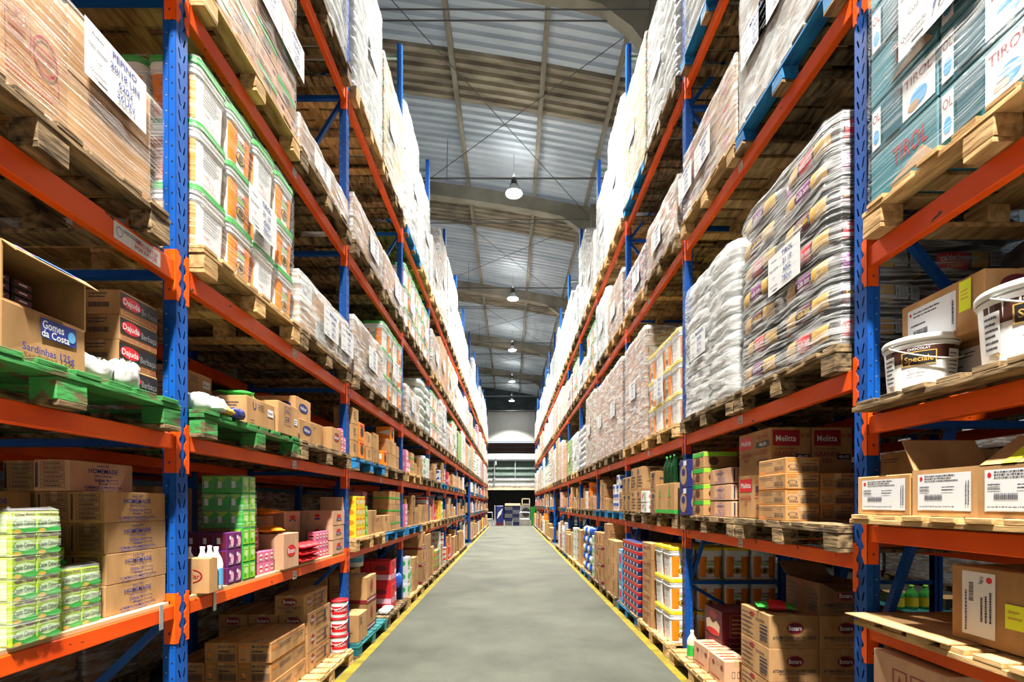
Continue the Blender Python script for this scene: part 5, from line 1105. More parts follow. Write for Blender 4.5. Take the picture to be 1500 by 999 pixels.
tl = P('wrapped_pallet_load'); tl.ch = list(p.ch); tl.add(sheet_part(s, 1.1, 1.0, 1.1, .14, .50, .40, .40, HAND[1]))
at(s, tl, 1.71, 1.69+.49, z, 'film-wrapped teal milk cartons with handwritten sheet, upper right corner', 'wrapped load')
# dark bean bags kept behind in the same bay
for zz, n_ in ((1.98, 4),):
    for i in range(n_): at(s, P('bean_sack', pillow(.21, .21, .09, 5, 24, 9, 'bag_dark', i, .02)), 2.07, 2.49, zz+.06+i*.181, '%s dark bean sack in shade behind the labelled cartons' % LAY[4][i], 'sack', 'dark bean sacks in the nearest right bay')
# ================= RIGHT RACK, second bay
y, x, z = put_pallet(s, 0, 1, 0, 'floor', 'wood_old', y0=2.44); y, x, z = put_pallet(s, 0, 1, 1, 'floor', 'wood_new', y0=3.585, xf=1.56); z += .0005
stack(s, 'bevari', 3.20, 1.73, z, 3, 'tomato sachet carton with dark red oval, stack nearest the aisle', 'tomato sachet cartons')
stack(s, 'bevari', 3.20, 2.07, z, 3, 'tomato sachet carton, second stack from the aisle', 'tomato sachet cartons')
oc = open_carton(.335, .39, .215, s, {'A': BEVA, 'C': BEV}, .15, 'card_dark', (2, 3), 12); at(s, oc, 3.395, 2.07+.1675, z+.667, 'shaded tomato sachet carton with folded flaps, highest in the second stack', 'box')  # darker card puts the shade on this carton into its colour
stack(s, 'bevari', 3.20, 2.41, z, 3, 'tomato sachet carton, third stack from the aisle in shade', 'tomato sachet cartons')
at(s, snack_proto('red', 'green', .22, .17, .07, 5), 3.36, 1.86, z+.667, 'red, white and green snack bag lying on the tomato sachet cartons', 'snack bag', rot=1.25)
stack(s, 'maroonbox', 4.10, 1.81, z, 2, 'maroon carton with cream lettering shapes behind the pink cartons', 'maroon cartons at floor level', step=.242)
stack(s, 'maroonbox', 4.10, 2.17, z, 2, 'maroon carton of the deeper column behind the tomato cartons', 'maroon cartons at floor level', step=.242)
put(s, 'pinkbox', 3.68, 1.645, z, 'pale pink-brown carton with red ovals, nearer of two at the aisle'); put(s, 'pinkbox', 4.0, 1.645, z, 'pale pink-brown carton with red ovals, farther of two, leaning', rot=.05)
KINDS['pinkbox2'] = dict(KINDS['pinkbox'])
at(s, bottle_proto('cream', 'cream', .26, .045, 'green', 'mayonnaise_bottle'), 4.37, 1.66, z, 'cream squeeze bottle with green label beside the second right post', 'bottle')
# level one
y, x, z = put_pallet(s, 1.31, 1, 0, 'first', 'wood_old'); y, x, z = put_pallet(s, 1.31, 1, 1, 'first', 'wood_old'); z += .0005
stack(s, 'melitta', 3.27, 1.775, z, 2, 'tall coffee filter carton with red square, column nearest the aisle', 'coffee filter cartons')
stack(s, 'melitta', 3.27, 2.06, z, 2, 'tall coffee filter carton with red square, second column in half shade', 'coffee filter cartons')
stack(s, 'sand', 2.93, 1.684, z, 3, 'flat orange-edged carton, column nearest the aisle', 'flat orange-edged cartons')
put(s, 'sand', 2.95, 1.70, z+.295, 'flat orange-edged carton lying alone on top of its stack'); stack(s, 'sand', 2.93, 1.898, z, 3, 'flat orange-edged carton, second column from aisle', 'flat orange-edged cartons')
stack(s, 'sand', 2.93, 2.11, z, 3, 'flat orange-edged carton, third column in shade', 'flat orange-edged cartons')
stack(s, 'homemade_b', 3.78, 1.745, z, 3, 'pale jam carton with blue lettering between filter and green cartons', 'jam cartons of the right rack', step=.135)
stack(s, 'plain', 3.82, 2.0, z, 3, 'plain carton set back behind the pale jam cartons', 'plain cartons of the right rack')
for k in range(4): put(s, 'greenk', 4.19, 1.69, z+k*.142, '%s green-topped carton in the column beside the blue packs' % LAY[4][k], 'box', 'green-topped cartons')
stack(s, 'bluepack', 4.44, 1.645, z, 2, 'dark blue and tan pack in front of the second right post', 'blue and tan packs', step=.262)
stack(s, 'plain', 4.2, 2.05, z, 2, 'plain carton at the back near the second right post', 'plain cartons of the right rack')
for i in range(3): stack(s, 'plain', 2.55, 2.2+i*.27, z, 2, 'shaded carton, %s rear column of the near pallet' % ORD[i], 'shaded rear cartons of the right rack')
# level three: bags
wrapped(s, 2.24, 1, 0, 'second', 'bags_dark', 1.23, 'wood_old', y0=2.45, seed=1, ly=1.04)
wrapped(s, 2.24, 1, 1, 'second', 'bags', 1.20, 'wood_old', y0=3.59, seed=2, near=True, ly=1.02)
wrapped(s, 4.15, 1, 0, 'third', 'cartons_plain', 1.0, 'wood_blue', seed=1, fm='film_heavy_glare', sheets=2)
wrapped(s, 4.15, 1, 1, 'third', 'cartons_red', .66, 'wood_new', seed=2, fm='film_mid', sheets=2)
wrapped(s, 5.75, 1, 0, 'fourth', 'bags_white', 1.2, 'wood_blue', seed=1); wrapped(s, 5.75, 1, 1, 'fourth', 'bags_white', 1.35, 'wood_blue', seed=2)
# ================= third bays, built one by one
s = -1
y, x, z = put_pallet(s, 0, 2, 0, 'floor', 'wood_teal', y0=4.815); z += .0005
put(s, 'kraft_tall', 4.86, 1.545, z, 'upright brown carton with centre tape beside the second left post')
stack(s, 'redstripe', 5.28, 1.585, z, 2, 'brown carton with red stripe on the teal pallet', 'red-striped cartons', step=.302)
stack(s, 'redstripe', 5.26, 2.02, z, 2, 'brown red-striped carton in the rear column, teal pallet', 'red-striped cartons', step=.302)
y, x, z = put_pallet(s, 0, 2, 1, 'floor', 'wood_old'); z += .0005
for i in range(2): at(s, crumple('packet', .07, .09, .03, 'bag_white', 20+i), 6.18+i*.16, 1.63, z, 'whitish crumpled flour packet at the feet of red cartons, %s' % ('nearer', 'farther')[i], 'packet', 'flour packets')
for j in range(3): stack(s, 'redbig', 6.45, 1.615+j*.29, z, 2, 'large red ketchup carton, %s column from aisle' % ORD[j], 'large red ketchup cartons', step=.322)
at(s, crumple('sack', .12, .10, .10, 'blue', 30), 6.95, 1.70, z+.2, 'small blue and white sack squeezed behind red ketchup cartons', 'sack')
wp = pail_proto(s, .14, .30, 'white_plastic', 'sky', 'SUCO', True)
for j in range(3): at(s, wp, 6.0, 1.98+j*.3, .78, '%s white pail of the row on top of rear cartons, third left bay' % ORD[j], 'pail', 'white pails of the third left bay')
for j in range(3): stack(s, 'redstripe', 5.85, 1.95+j*.43 if j < 1 else 1.95, z, 2, 'red-striped carton under the white pails', 'red-striped cartons', step=.302) if j == 0 else None
# level one
y, x, z = put_pallet(s, 1.07, 2, 0, 'first', 'wood_new'); z += .0005
for k in range(4):
    for i in range(3): put(s, 'yellowp', 4.88+i*.102, 1.58, z+k*.106, 'yellow biscuit pack, %s layer, %s along' % (LAY[4][k], ORD[i]), 'biscuits', 'yellow biscuit packs')
for k in range(3): put(s, 'greent', 5.22, 1.585, z+k*.107, '%s green box between yellow packs and brown carton' % LAY[3][k], 'box', 'green boxes of the third left bay')
KINDS['kraft_m'] = dict(KINDS['kraft_tall']); KINDS['kraft_m']['dim'] = (.30, .30, .27); KINDS['kraft_m']['A'] = [('r', .5, .1, .54, 1, 'ink'), ('o', .78, .5, .14, .16, 'ink_red')]
put(s, 'kraft_m', 5.33, 1.58, z, 'square brown carton with dark centre tape, first level, third left bay')
bq = bottle_proto('paper', 'maroon', .20, .033, 'paper', 'sauce_bottle')
for i in range(5): at(s, bq, 5.30, 1.93+i*.08, z+.0, '%s white sauce bottle with dark cap, from aisle' % ORD[i], 'bottle', 'white sauce bottles')
put(s, 'plain', 5.66, 1.60, z, 'small plain carton at the end of yellow pack pallet'); put(s, 'kraft_m', 5.62, 1.90, z, 'open square carton behind small plain carton')
y, x, z = put_pallet(s, 1.07, 2, 1, 'first', 'wood_blue'); z += .0005
put(s, 'plain', 6.05, 1.60, z, 'plain carton on blue pallet, nearer'); put(s, 'greenstripe', 6.38, 1.60, z, 'lower green-striped carton on blue pallet'); put(s, 'greenstripe', 6.38, 1.60, z+.171, 'middle green-striped carton on blue pallet'); put(s, 'greenstripe', 6.38, 1.60, z+.342, 'top green-striped carton on blue pallet')
stack(s, 'greenstripe', 6.68, 1.60, z, 3, 'green-striped carton beside the third left post', 'green-striped cartons')
stack(s, 'strawb', 6.2, 1.92, z, 3, 'pink carton set back over the blue pallet', 'pink cartons of the third left bay')
# level two
y, x, z = put_pallet(s, 1.90, 2, 0, 'second', 'wood_blue'); z += .0005
KINDS['k_s'] = dict(dim=(.17, .20, .165), A=[('l', .1, .3, .5, .8, 3, 'ink')], C=[('e', .7, .6, .12, .16, 'ink')])
stack(s, 'k_s', 4.86, 1.60, z, 3, 'small brown carton beside the second left post', 'small brown cartons of the third left bay', step=.167)
stack(s, 'orangeb', 5.06, 1.60, z, 2, 'orange noodle box next to small brown cartons', 'orange noodle boxes', step=.192)
stack(s, 'k_s', 5.42, 1.62, z, 2, 'small carton over the blue pallet middle', 'small brown cartons of the third left bay', step=.167)
KINDS['k_o'] = dict(KINDS['plain']); KINDS['k_o']['dim'] = (.22, .24, .18)
stack(s, 'k_o', 5.66, 1.62, z, 2, 'brown carton at the far end of blue pallet', 'small brown cartons of the third left bay')
y, x, z = put_pallet(s, 1.90, 2, 1, 'second', 'wood_old'); z += .0005
stack(s, 'orangeb', 6.02, 1.60, z, 1, 'low orange noodle box with white mark', 'orange noodle boxes'); put(s, 'k_o', 6.22, 1.60, z, 'brown carton right of the low orange noodle box')
put(s, 'k_o', 6.22, 1.60, z+.182, 'upper brown carton right of the low orange noodle box'); put(s, 'orangeb', 6.46, 1.62, z+.37, 'orange noodle box lying highest in the third left bay')
stack(s, 'k_o', 6.46, 1.60, z, 2, 'brown carton under the high orange noodle box', 'small brown cartons of the third left bay'); stack(s, 'k_s', 6.72, 1.61, z, 2, 'small carton before the third left post', 'small brown cartons of the third left bay', step=.167)
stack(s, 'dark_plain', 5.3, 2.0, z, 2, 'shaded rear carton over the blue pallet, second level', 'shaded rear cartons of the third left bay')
wrapped(s, 2.74, 2, 0, 'third', 'cartons_brown', .60, 'wood_old', seed=1, fm='film_mid', sheets=1)
wrapped(s, 2.74, 2, 1, 'third', 'tubs_green', .98, 'wood_old', seed=2)
wrapped(s, 4.10, 2, 0, 'fourth', 'cartons', .48, 'wood_old', seed=3, fm='film_mid')
wrapped(s, 4.10, 2, 1, 'fourth', 'cartons_pale', .5, 'wood_old', seed=3, fm='film_mid')
wrapped(s, 5.65, 2, 0, 'fifth', 'bags_white', 1.75, 'wood_new', seed=3, fm='film_heavy_glare')
wrapped(s, 5.65, 2, 1, 'fifth', 'greenband', 1.45, 'wood_old', seed=4, fm='film_mid')
wrapped(s, 5.65, 3, 0, 'fifth', 'bags_white', 1.9, 'wood_blue', seed=4, fm='film_mid', near=True)
s = 1
y, x, z = put_pallet(s, 0, 2, 0, 'floor', 'wood_new', xf=1.575); z += .0005
ty = tub_proto(s, 'yellow', True)
for k in range(3):
    for j in range(4):
        for i in range(2):
            if i == 1 and j > 1: continue
            at(s, ty, 4.84+TW/2+i*.276, 1.615+TW/2+j*.277, z+k*.3255, 'white square tub, yellow lid, %s layer, %s from aisle, %s row' % (LAY[3][k], ORD[j], ('near', 'back')[i]), 'tub', 'yellow-lidded tubs at floor level')
for k in range(5): put(s, 'kraft_tall' if False else 'k_k', 5.44, 1.60, z+k*.192, '%s carton with red print in the column beyond yellow-lidded tubs' % LAY[5][k], 'box', 'column of red-printed cartons') if 'k_k' in KINDS else None
KINDS['k_k'] = dict(dim=(.36, .30, .19), A=[('t', 'Beran', .3, .7, .2, 'ink_red', .3), ('l', .5, .6, .9, .85, 2, 'ink_red'), ('l', .1, .1, .6, .4, 3, 'ink_red')], C=CRU)
for k in range(5): put(s, 'k_k', 5.44, 1.60, z+k*.192, '%s carton with red print in the column beyond yellow-lidded tubs' % LAY[5][k], 'box', 'column of red-printed cartons')
y, x, z = put_pallet(s, 0, 2, 1, 'floor', 'wood_blue', xf=1.575); z += .0005
for k in range(9):
    for i in range(5): put(s, 'redblue', 6.0+i*.163, 1.60, z+k*.102, 'red and dark blue tray box, %s layer, %s along' % (layname(k, 9), ORD[i]), 'box', 'red and blue tray boxes')
stack(s, 'skybox', 6.84, 1.59, z, 3, 'sky blue box with red figure beside the third right post', 'sky blue boxes', step=.252)
y, x, z = put_pallet(s, 1.31, 2, 0, 'first', 'wood_old'); z += .0005
stack(s, 'greenrec', 4.83, 1.65, z, 1, 'tan carton with green recycling marks, nearer, under the green bottles', 'green-marked cartons'); stack(s, 'greenrec', 5.14, 1.65, z, 1, 'tan carton with green recycling marks, farther of two', 'green-marked cartons')
gb = bottle_proto('green_glass', 'green', .30, .042, None, 'drink_bottle')
for i in range(3):
    for j in range(2): at(s, gb, 5.0+i*.12, 1.72+j*.12, z+.3205, '%s green drink bottle, %s row, on green-marked cartons' % (ORD[i], ('front', 'back')[j]), 'bottle', 'green drink bottles')
KINDS['leaflet'] = dict(dim=(.14, .10, .20), mat='paper', tape=False, A=[('e', .5, .5, .3, .3, 'maroon'), ('l', .1, .1, .9, .3, 2, 'ink')], C=[('e', .5, .5, .3, .3, 'maroon')]); put(s, 'leaflet', 4.80, 1.80, z+.3205, 'small white printed box beside the green drink bottles')
KINDS['k_blk'] = dict(dim=(.22, .22, .24), A=[('e', .5, .82, .3, .12, 'ink'), ('l', .15, .05, .85, .68, 5, 'ink')], C=[('l', .2, .5, .8, .8, 1, 'ink')])
stack(s, 'k_blk', 5.47, 1.66, z, 2, 'tan carton with dense black print left of green-marked cartons', 'black-printed cartons', step=.242)
KINDS['flowerp'] = dict(dim=(.24, .18, .13), mat='paper', tape=False, name='tissue_pack', A=[('e', .3, .5, .12, .2, 'pink'), ('e', .7, .4, .1, .2, 'lime'), ('e', .5, .8, .2, .12, 'pale_green')], C=[('e', .3, .5, .16, .2, 'pink'), ('e', .7, .6, .12, .2, 'lime'), ('e', .6, .2, .1, .1, 'yellow')])
stack(s, 'flowerp', 5.70, 1.62, z, 2, 'white tissue pack with coloured flowers', 'flowered tissue packs', cat='tissue pack')
KINDS['k_plain2'] = dict(dim=(.30, .30, .28), C=[], A=[('l', .2, .1, .5, .8, 4, 'ink_red')])
put(s, 'k_plain2', 5.72, 1.80, z, 'plain open-coloured carton behind the flowered tissue packs')
y, x, z = put_pallet(s, 1.31, 2, 1, 'first', 'wood_old'); z += .0005
KINDS['k_brk'] = dict(dim=(.26, .30, .29), A=[('e', .25, .8, .12, .1, 'ink'), ('l', .1, .1, .9, .65, 4, 'ink')], C=[('r', .3, .85, .7, .93, 'ink'), ('l', .2, .3, .8, .4, 1, 'ink')])
for j in range(3): stack(s, 'k_brk', 6.02, 1.66+j*.31, z, 2, 'square carton with black bar, %s column from aisle' % ORD[j], 'black-bar cartons', step=.291)
stack(s, 'k_brk', 6.32, 1.66, z, 2, 'square black-bar carton, next along', 'black-bar cartons', step=.291)
stack(s, 'k_blk', 6.62, 1.66, z, 2, 'tan densely printed carton near the third right post', 'black-printed cartons', step=.242)
stack(s, 'k_blk', 6.86, 1.66, z, 2, 'tan densely printed carton at the third right post', 'black-printed cartons', step=.242)
wrapped(s, 2.24, 2, 0, 'second', 'tubs_yellow', .98, 'wood_new', seed=1)
wrapped(s, 2.24, 2, 1, 'second', 'cartons_pale', 1.42, 'wood_new', seed=2, fm='film_mid')
wrapped(s, 4.15, 2, 0, 'third', 'cartons', .62, 'wood_old', seed=3, fm='film_mid')
wrapped(s, 4.15, 2, 1, 'third', 'redblue', .55, 'wood_new', seed=4, fm='film_mid')
wrapped(s, 5.75, 2, 0, 'fourth', 'bags', 1.45, 'wood_old', seed=3, fm='film_mid')
wrapped(s, 5.75, 2, 1, 'fourth', 'greenband', 1.6, 'wood_blue', seed=3, fm='film_mid')
# ================= the remaining bays: kinds vary from slot to slot
R = random.Random(4)
CARTK = ['plain', 'k_brk', 'k_blk', 'beran', 'greenstripe', 'k_k', 'redstripe', 'homemade_b', 'unil', 'redbig', 'greenk', 'strawb', 'k_s', 'kraft_m', 'orangeb', 'mustb', 'skybox', 'heart', 'yellowp', 'plain', 'k_plain2', 'bevari', 'kraft_tall', 'k_o', 'whitep', 'whiteg', 'whiter', 'darkp', 'whitep', 'whiteg', 'whiter', 'darkp', 'pinkp', 'flowerp', 'k_s', 'k_o']
CN = dict(plain='plain brown carton', k_brk='black-bar carton', k_blk='densely printed carton', beran='red-oval carton', greenstripe='green-striped carton', k_k='red-printed carton', redstripe='red-striped carton', homemade_b='pale pink carton', unil='U-mark carton', redbig='red carton', greenk='green-topped carton', strawb='pink carton', k_s='small carton', kraft_m='square carton', orangeb='orange box', mustb='mustard box', skybox='sky blue box', heart='heart-logo carton', yellowp='yellow pack', k_plain2='unmarked carton', bevari='dark-oval carton', kraft_tall='centre-taped carton', k_o='brown carton')
CN.update(redblue='red-blue tray', whitep='white and blue pack', whiteg='white and green pack', whiter='white and red pack', darkp='dark brown pack', pinkp='small pink pack', flowerp='flowered pack')
FAR = MB()
def far_add(kind, s, x, y, z):
    d = KINDS[kind]['dim']; mat = KINDS[kind].get('mat', 'card'); FAR.box(x-d[1]/2, x+d[1]/2, y-d[0]/2, y+d[0]/2, z, z+d[2]-.004, mat)
    p = carton(kind, s)
    for c in p.ch:
        if c.name == 'printed_panel':
            me = c.me; FAR.add([(v.co.x+x, v.co.y+y, v.co.z+z) for v in me.vertices], [list(q.vertices) for q in me.polygons], 'card')
            k = len(FAR.f)-len(me.polygons)
            for i, q in enumerate(me.polygons): FAR.m[k+i] = me.materials[q.material_index].name.split('.')[0]
            break
def loose(s, k, half, lev, zb, room, base=None, wmats=('wood_old', 'wood_new', 'wood_old', 'wood_blue')):
    y, x, z = put_pallet(s, zb, k, half, lev, R.choice(wmats), near=False); z += .0005
    ycur, yend = y+.02, y+PL; col = 0; prev = None
    while True:
        kind = R.choice(CARTK if R.random() < .62 or prev is None else [prev]); d = KINDS[kind]['dim']; prev = kind
        if KINDS[kind]['dim'][2] < .05: continue
        if ycur+d[0] > yend: break
        n = max(1, min(int(room*R.uniform(.55, 1.0)/d[2]), 6)); xf = x+.03+R.uniform(0, .06)
        for j in range(2 if k < 4 and lev != 'floor' else 1):
            for i in range(n):
                X = s*(xf+d[1]/2+j*(d[1]+.01)); Y = ycur+d[0]/2+R.uniform(-.004, .004); Z = z+i*d[2]
                if k >= 6: far_add(kind, s, X, Y, Z)
                else:
                    lab = '%s, %s layer, %s %scolumn, %s rack, %s level, %s bay, %s half' % (CN[kind], layname(i, n), ORD[col], 'rear ' if j else '', SIDE[s], lev, ORD[k], ('nearer', 'farther')[half])
                    lab = lab.replace(' layer', '').replace(' half', '') if len(lab.split()) > 16 else lab
                    spawn(carton(kind, s), (X, Y, Z), chk(lab), 'box', 'stacked cartons, %s rack, %s level, %s bay' % (SIDE[s], lev, ORD[k]))
        ycur += d[0]+.008; col += 1
BS = [crumple('water_sack', .14, .13, .09, 'blue', 50), crumple('water_sack', .14, .13, .09, 'bag_white', 51)]
def sacks(s, k, half, nx, n):
    y, x, z = put_pallet(s, 0, k, half, 'floor', 'wood_blue', near=False)
    for i in range(4):
        for j in range(nx):
            for q in range(n):
                at(s, BS[(i+j+q) % 2], y+.15+i*.27, x+.19+j*.29, z+q*.186, 'plump %s sack, %s layer, %s column, %s row, %s rack floor, %s bay' % (('blue', 'white')[(i+j+q) % 2], layname(q, n), ORD[i], ('front', 'rear')[j], SIDE[s], ORD[k]), 'sack', 'blue and white sacks at floor level')
def cart_row(s, k, half, kinds, room):
    y, x, z = put_pallet(s, 0, k, half, 'floor', 'wood_old', near=False); yy = y+.01
    for c, kd in enumerate(kinds):
        d = KINDS[kd]['dim']; n = max(1, int(room[c]/d[2]))
        for q in range(n): put(s, kd, yy, x+.03, z+.0005+q*(d[2]+.0005), '%s, %s layer, %s column, %s rack floor, %s bay, %s half' % (CN[kd], layname(q, n), ORD[c], SIDE[s], ORD[k], ('nearer', 'farther')[half]), 'box', 'cartons at floor level of the %s rack' % SIDE[s])
        yy += d[0]+.01
WK = ['cartons_plain', 'cartons', 'cartons_red', 'cartons_pale', 'packs', 'bags', 'cartons_brown', 'tubs_green', 'bags_white', 'greenp', 'redblue']
for s in (-1, 1):
    for k in range(3, NB+1):
        for half in (0, 1):
            if s > 0 and (k, half) == (4, 0): sacks(s, k, half, 2, 5)
            elif s > 0 and (k, half) == (3, 0): cart_row(s, k, half, ['k_plain2', 'kraft_tall', 'kraft_m'], (.9, 1.1, 1.1))
            elif s > 0 and (k, half) == (3, 1): cart_row(s, k, half, ['redstripe', 'bevari', 'whiteg'], (.95, .9, .8))
            elif s < 0 and (k, half) == (3, 1): cart_row(s, k, half, ['redstripe', 'kraft_tall', 'k_plain2'], (.9, .85, .85))
            elif k != 7:
                loose(s, k, half, 'floor', 0, .80 if s < 0 else 1.02)
            if k != 7:
                loose(s, k, half, 'first', LV[s][0], .58 if s < 0 else .62)
            ups = [('second', 1.90, None), ('third', 2.74, (.7, 1.05)), ('fourth', 4.10, (.6, 1.1)), ('fifth', 5.65, (1.2, 2.0))] if s < 0 else [('second', 2.24, (1.0, 1.5)), ('third', 4.15, (.6, 1.1)), ('fourth', 5.75, (1.2, 1.9))]
            for lev, zb, hr in ups:
                if k == 7 and zb < 2.2 and s < 0: continue
                if lev in ('fifth',) and k == 3 and half == 0: continue
                if hr is None: loose(s, k, half, lev, zb, .55); continue
                top = zb > 5; h = R.choice((hr[0], (hr[0]+hr[1])/2, hr[1]))
                if top: kind = R.choice(['bags_white', 'bags', 'cartons_pale', 'bags_green', 'cartons_plain']); fm = 'film_heavy_glare'
                else: kind = R.choice(WK); fm = R.choice(['film_mid', 'film_mid', 'film_clear', 'film_heavy_glare'])
                if kind.startswith('tubs'): h = .98; fm = 'film_clear'
                if s > 0 and lev == 'second' and k == 3: kind, h, fm = 'cartons_pale', 1.42, 'film_mid'
                if s < 0 and lev == 'third' and k == 3: kind, h, fm = (('cartons_plain', .5, 'film_mid'), ('bags_green', .9, 'film_clear'))[half]
                if s < 0 and lev == 'fourth' and k == 3: kind, h, fm = 'tubs_green', .98, 'film_clear'
                wrapped(s, zb, k, half, lev, kind, h, R.choice(('wood_old', 'wood_new', 'wood_old')), near=False, fm=fm, seed=R.randint(0, 2), sheets=1)
o = one('far_cartons', FAR, 'many small mixed cartons and packs stacked in the farther bays of both racks', 'boxes'); o['kind'] = 'stuff'
o = one('far_pallets', FARP, 'many wooden pallets under the goods in the farthest bays of both racks', 'pallets'); o['kind'] = 'stuff'
# ================= stock of the backing rows, dark-coloured and added also to block light from behind
plow = pallet_proto('wood_old', 3, False)
def with_pallet(p):
    q = P('wrapped_pallet_load')
    for c in p.ch:
        d = P(c.name); d.me = c.me; d.ch = c.ch; d.loc = (c.loc[0], c.loc[1], c.loc[2]+.144); q.add(d)
    q.add(plow); return q
for s in (-1, 1):
    for k in range(0, 6):
        for li, zt_ in enumerate([0]+LV[s]):
            if s > 0 and k == 0 and zt_ < 2.5: continue
            if zt_ == 0 and s > 0 and k < 3: continue
            for half in (0, 1):
                xx = s*(XF(s)+RD+.5+.02+PD/2); yy = py0(k, half)+PL/2
                lev = (['floor']+['first', 'second', 'third', 'fourth', 'fifth'])[li]
                hgt = {0: .6}.get(li, (R.choice((.8, 1.0)) if zt_ > 2.5 else .5))
                spawn(with_pallet(load_proto('cartons_brown', s, hgt, 1.08, .98, li, False, 'film_mid', 0)), (xx, yy, zt_), chk('dim wrapped cartons behind %s' % slotname(s, lev, k, half)), 'wrapped load', 'loads of the row behind the %s rack' % SIDE[s])
# ================= seen through the nearest right bay: the next aisle
def bigcarton(x0, x1, y0, y1, h, mat): b = MB(); b.cbox(x0, x1, y0, y1, 0, h, mat, .005); return b
spawn(pallet('wood_teal', True), (5.6, 6.75, 0), chk('dark teal pallet on the floor of the neighbouring aisle'), 'pallet', None)
gg = bottle_proto('lime_glass', 'lime', .32, .075, 'yellow', 'cooking_oil_bottle')
for i in range(3): at(1, gg, 6.45, 5.22+i*.19, .144, '%s bright green bottle with yellow label in the neighbouring aisle' % ORD[i], 'bottle', 'bright green bottles')
put(1, 'member', 6.35, 5.78, .144, 'black and tan carton beside the bright green bottles'); put(1, 'member', 6.75, 5.4, .144, 'black and tan carton behind the bright green bottles')
b = MB(); b.box(3.95, 4.05, -4, 20, 0, .0015, 'line_yellow'); struct('trim_4', b)
for k in range(8):
    for zz in (0, 1.9):
        spawn(with_pallet(load_proto('cartons_brown', 1, .8, 1.08, .98, 1, False, 'film_mid', 0)), (8.3, 4.2+k*1.3, zz), chk('dim wrapped cartons across the neighbouring aisle, %s place, %s' % (ORD[k], 'on the floor' if zz == 0 else 'raised')), 'wrapped load', 'loads across the neighbouring aisle')
b = MB(); b.box(7.75, 7.8, 3.5, 14.6, 1.78, 1.9, 'orange_bar'); one('shelf_beam', b, 'orange beam carrying raised loads across the neighbouring aisle', 'shelf beam')
# price strips clipped on the beams
tg = MB(); tg.box(-.0012, 0, -.03, .03, -.035, .035, 'paper'); tagp = P('shelf_tag', tg)
for s in (-1, 1):
    pr = P('shelf_tag'); b = MB(); b.box(*sorted((-s*.0015, 0)), -.03, .03, -.03, .03, 'paper'); pr.me = b.mesh('shelf_tag')
    pr.add(P('printed_panel', prints(Face(.06, .06, (lambda u, v, o: (.0015+o, -.03+u*.06, -.03+v*.06)) if s < 0 else (lambda u, v, o: (-.0015-o, .03-u*.06, -.03+v*.06))), [('l', .15, .5, .85, .9, 2, 'ink'), ('b', .15, .1, .85, .4, 'ink')], .0003)))
    for k in range(0, 7):
        for zt_ in (LV[s] if not (s > 0 and k == 0) else []):
            if zt_ > 4.2: continue
            at(s, pr, py(k-1)+1.28, XF(s)+.003, zt_-.045, 'small white shelf tag on the %s rack beam, %s level, %s bay' % (SIDE[s], ['first', 'second', 'third', 'fourth', 'fifth'][LV[s].index(zt_)], ORD[k]), 'label', 'white shelf tags')
b = MB(); b.box(-.0015, 0, -.13, .13, -.035, .035, 'paper'); p = P('warning_label', b); p.me = b.mesh('warning_label')
b2 = prints(Face(.26, .07, lambda u, v, o: (.0015+o, -.13+u*.26, -.035+v*.07)), [('o', .1, .5, .06, .3, 'ink_blue'), ('l', .18, .6, .6, .85, 2, 'ink'), ('t', 'NÃO BATER', .68, .62, .26, 'red', .5), ('t', 'POR FAVOR', .66, .25, .26, 'red', .5)], .0003)
p.me = b.mesh('warning_label'); p.add(P('printed_panel', b2)); at(-1, p, 2.09, XL+.002, 2.69, 'long white warning label with red words on the left rack beam', 'label')
clip = MB(); clip.box(-.004, .0, -.011, .011, -.085, .03, 'galv')
for i, yy in enumerate((2.22, 2.62)): at(-1, P('beam_clip', clip), yy, XL-.004, 1.06, 'pale metal clip on lower left beam, %s the nearest post' % ('before', 'past')[i], 'clip', 'metal clips on the lower left beam')
# ================= at the far end
E = 34.6
def crate_stack(mat, n, w_, d_, h_): 
    b = MB()
    for k in range(n):
        z0 = k*h_; b.box(-w_/2, w_/2, -d_/2, d_/2, z0, z0+.03, mat)
        for x in [-w_/2+i*w_/6 for i in range(7)]: b.box(x-.015, x+.015, -d_/2, -d_/2+.02, z0, z0+h_-.01, mat); b.box(x-.015, x+.015, d_/2-.02, d_/2, z0, z0+h_-.01, mat)
        for z in (z0+h_*.5, z0+h_-.04): b.box(-w_/2, w_/2, -d_/2, -d_/2+.025, z, z+.03, mat)
        b.box(-w_/2, w_/2, -d_/2+.03, d_/2-.03, z0+.03, z0+h_-.05, 'dark')
    return b
for i, x in enumerate((-.15, .42)):
    for k in range(5): at(1, P('plastic_crate', crate_stack('navy' if (k+i) % 2 else 'grey', 1, .5, .5, .28)), E, x, k*.282, 'dark crate, %s layer, %s stack at the far end' % (LAY[5][k], ('left', 'right')[i]), 'crate', 'dark crates at the far end')
b = MB(); b.cbox(-.26, .26, -.3, .3, 0, 1.42, 'navy', .03)
p = P('covered_pallet_load', b); b2 = MB()
for i in range(6): b2.add([(-.2+i*.05, -.302, .5+i*.06), (-.16+i*.05, -.302, .5+i*.06), (-.05+i*.05, -.302, .95+i*.05), (-.10+i*.05, -.302, .95+i*.05)], [(0, 1, 2, 3)], 'paper')
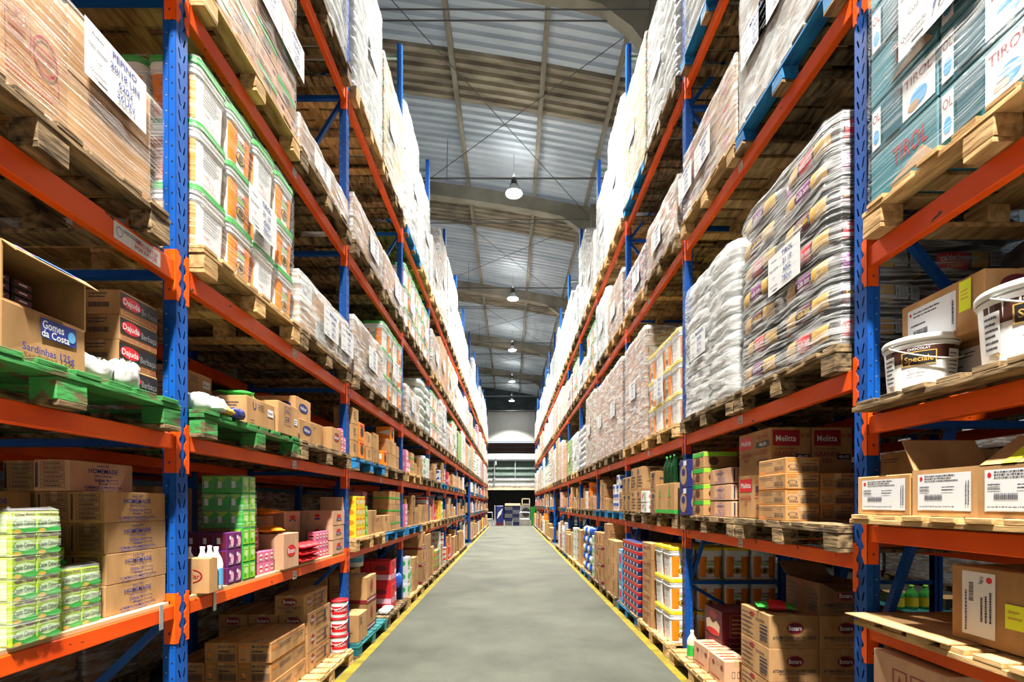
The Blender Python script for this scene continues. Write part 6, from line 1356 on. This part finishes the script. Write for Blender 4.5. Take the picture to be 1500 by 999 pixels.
p.add(P('printed_panel', b2)); b2 = MB(); b2.box(-.28, .28, -.31, .3, 0, .2, 'maroon'); p.add(P('lower_band', b2)); at(1, p, E, -.78, 0, 'tall blue covered load with white streaks at the far end', 'wrapped load')
b = MB(); b.cbox(-.55, .55, -.3, .3, 0, .16, 'cream', .01); at(1, P('carton', b), E, .15, 1.42, 'long pale carton lying across the dark crates at the far end', 'box')
def rail(w_, h_):
    b = MB()
    for x in (-w_/2, w_/2): b.tube((x, 0, 0), (x, 0, h_), .035, 'galv', 8)
    for z in (h_, h_*.5): b.tube((-w_/2, 0, z), (w_/2, 0, z), .03, 'galv', 8)
    return b
at(1, P('barrier_rail', rail(.7, .95)), E-.7, 1.0, 0, 'pale metal barrier rail right of the dark crates', 'barrier'); at(1, P('barrier_rail', rail(.6, .95)), E-.7, -1.6, 0, 'pale metal barrier rail at the left rack end', 'barrier')
b = MB(); b.cbox(-.04, .04, -.04, .04, 0, 1.45, 'galv', .005); at(1, P('bollard', b), E-.5, -1.12, 0, 'pale upright post left of the blue covered load', 'post'); at(1, P('bollard', b), E-.5, .72, 0, 'pale upright post between crates and barrier rail', 'post')
p = P('cabinet_fan'); b = MB(); b.cbox(-.32, .32, -.25, .25, 0, 1.45, 'concrete', .02); p.add(P('cabinet', b))
b = MB(); b.tube((0, -.26, 1.0), (0, -.33, 1.0), .28, 'dark', 20); p.add(P('fan', b)); b = MB()
for z in (1.50, 1.9): b.box(-.3, .3, -.2, .2, z, z+.06, 'cream')
for x in (-.3, .24): b.box(x, x+.06, -.2, .2, 1.45, 1.95, 'cream')
p.add(P('upper_frame', b)); at(1, p, E+.6, 1.12, 0, 'grey cabinet with round dark fan at the far end', 'machine')
for k in range(5): at(1, P('plastic_crate', crate_stack('green', 1, .45, .45, .27)), E, 1.72, k*.272, '%s green crate in the stack at the far right end' % LAY[5][k], 'crate', 'green crates at the far end')
print('DUP', sum(1 for v in SEEN.values() if v > 1), [k for k, v in SEEN.items() if v > 1][:5], 'OBJ', len(bpy.data.objects), 'POLY', sum(len(m.polygons) for m in bpy.data.meshes))
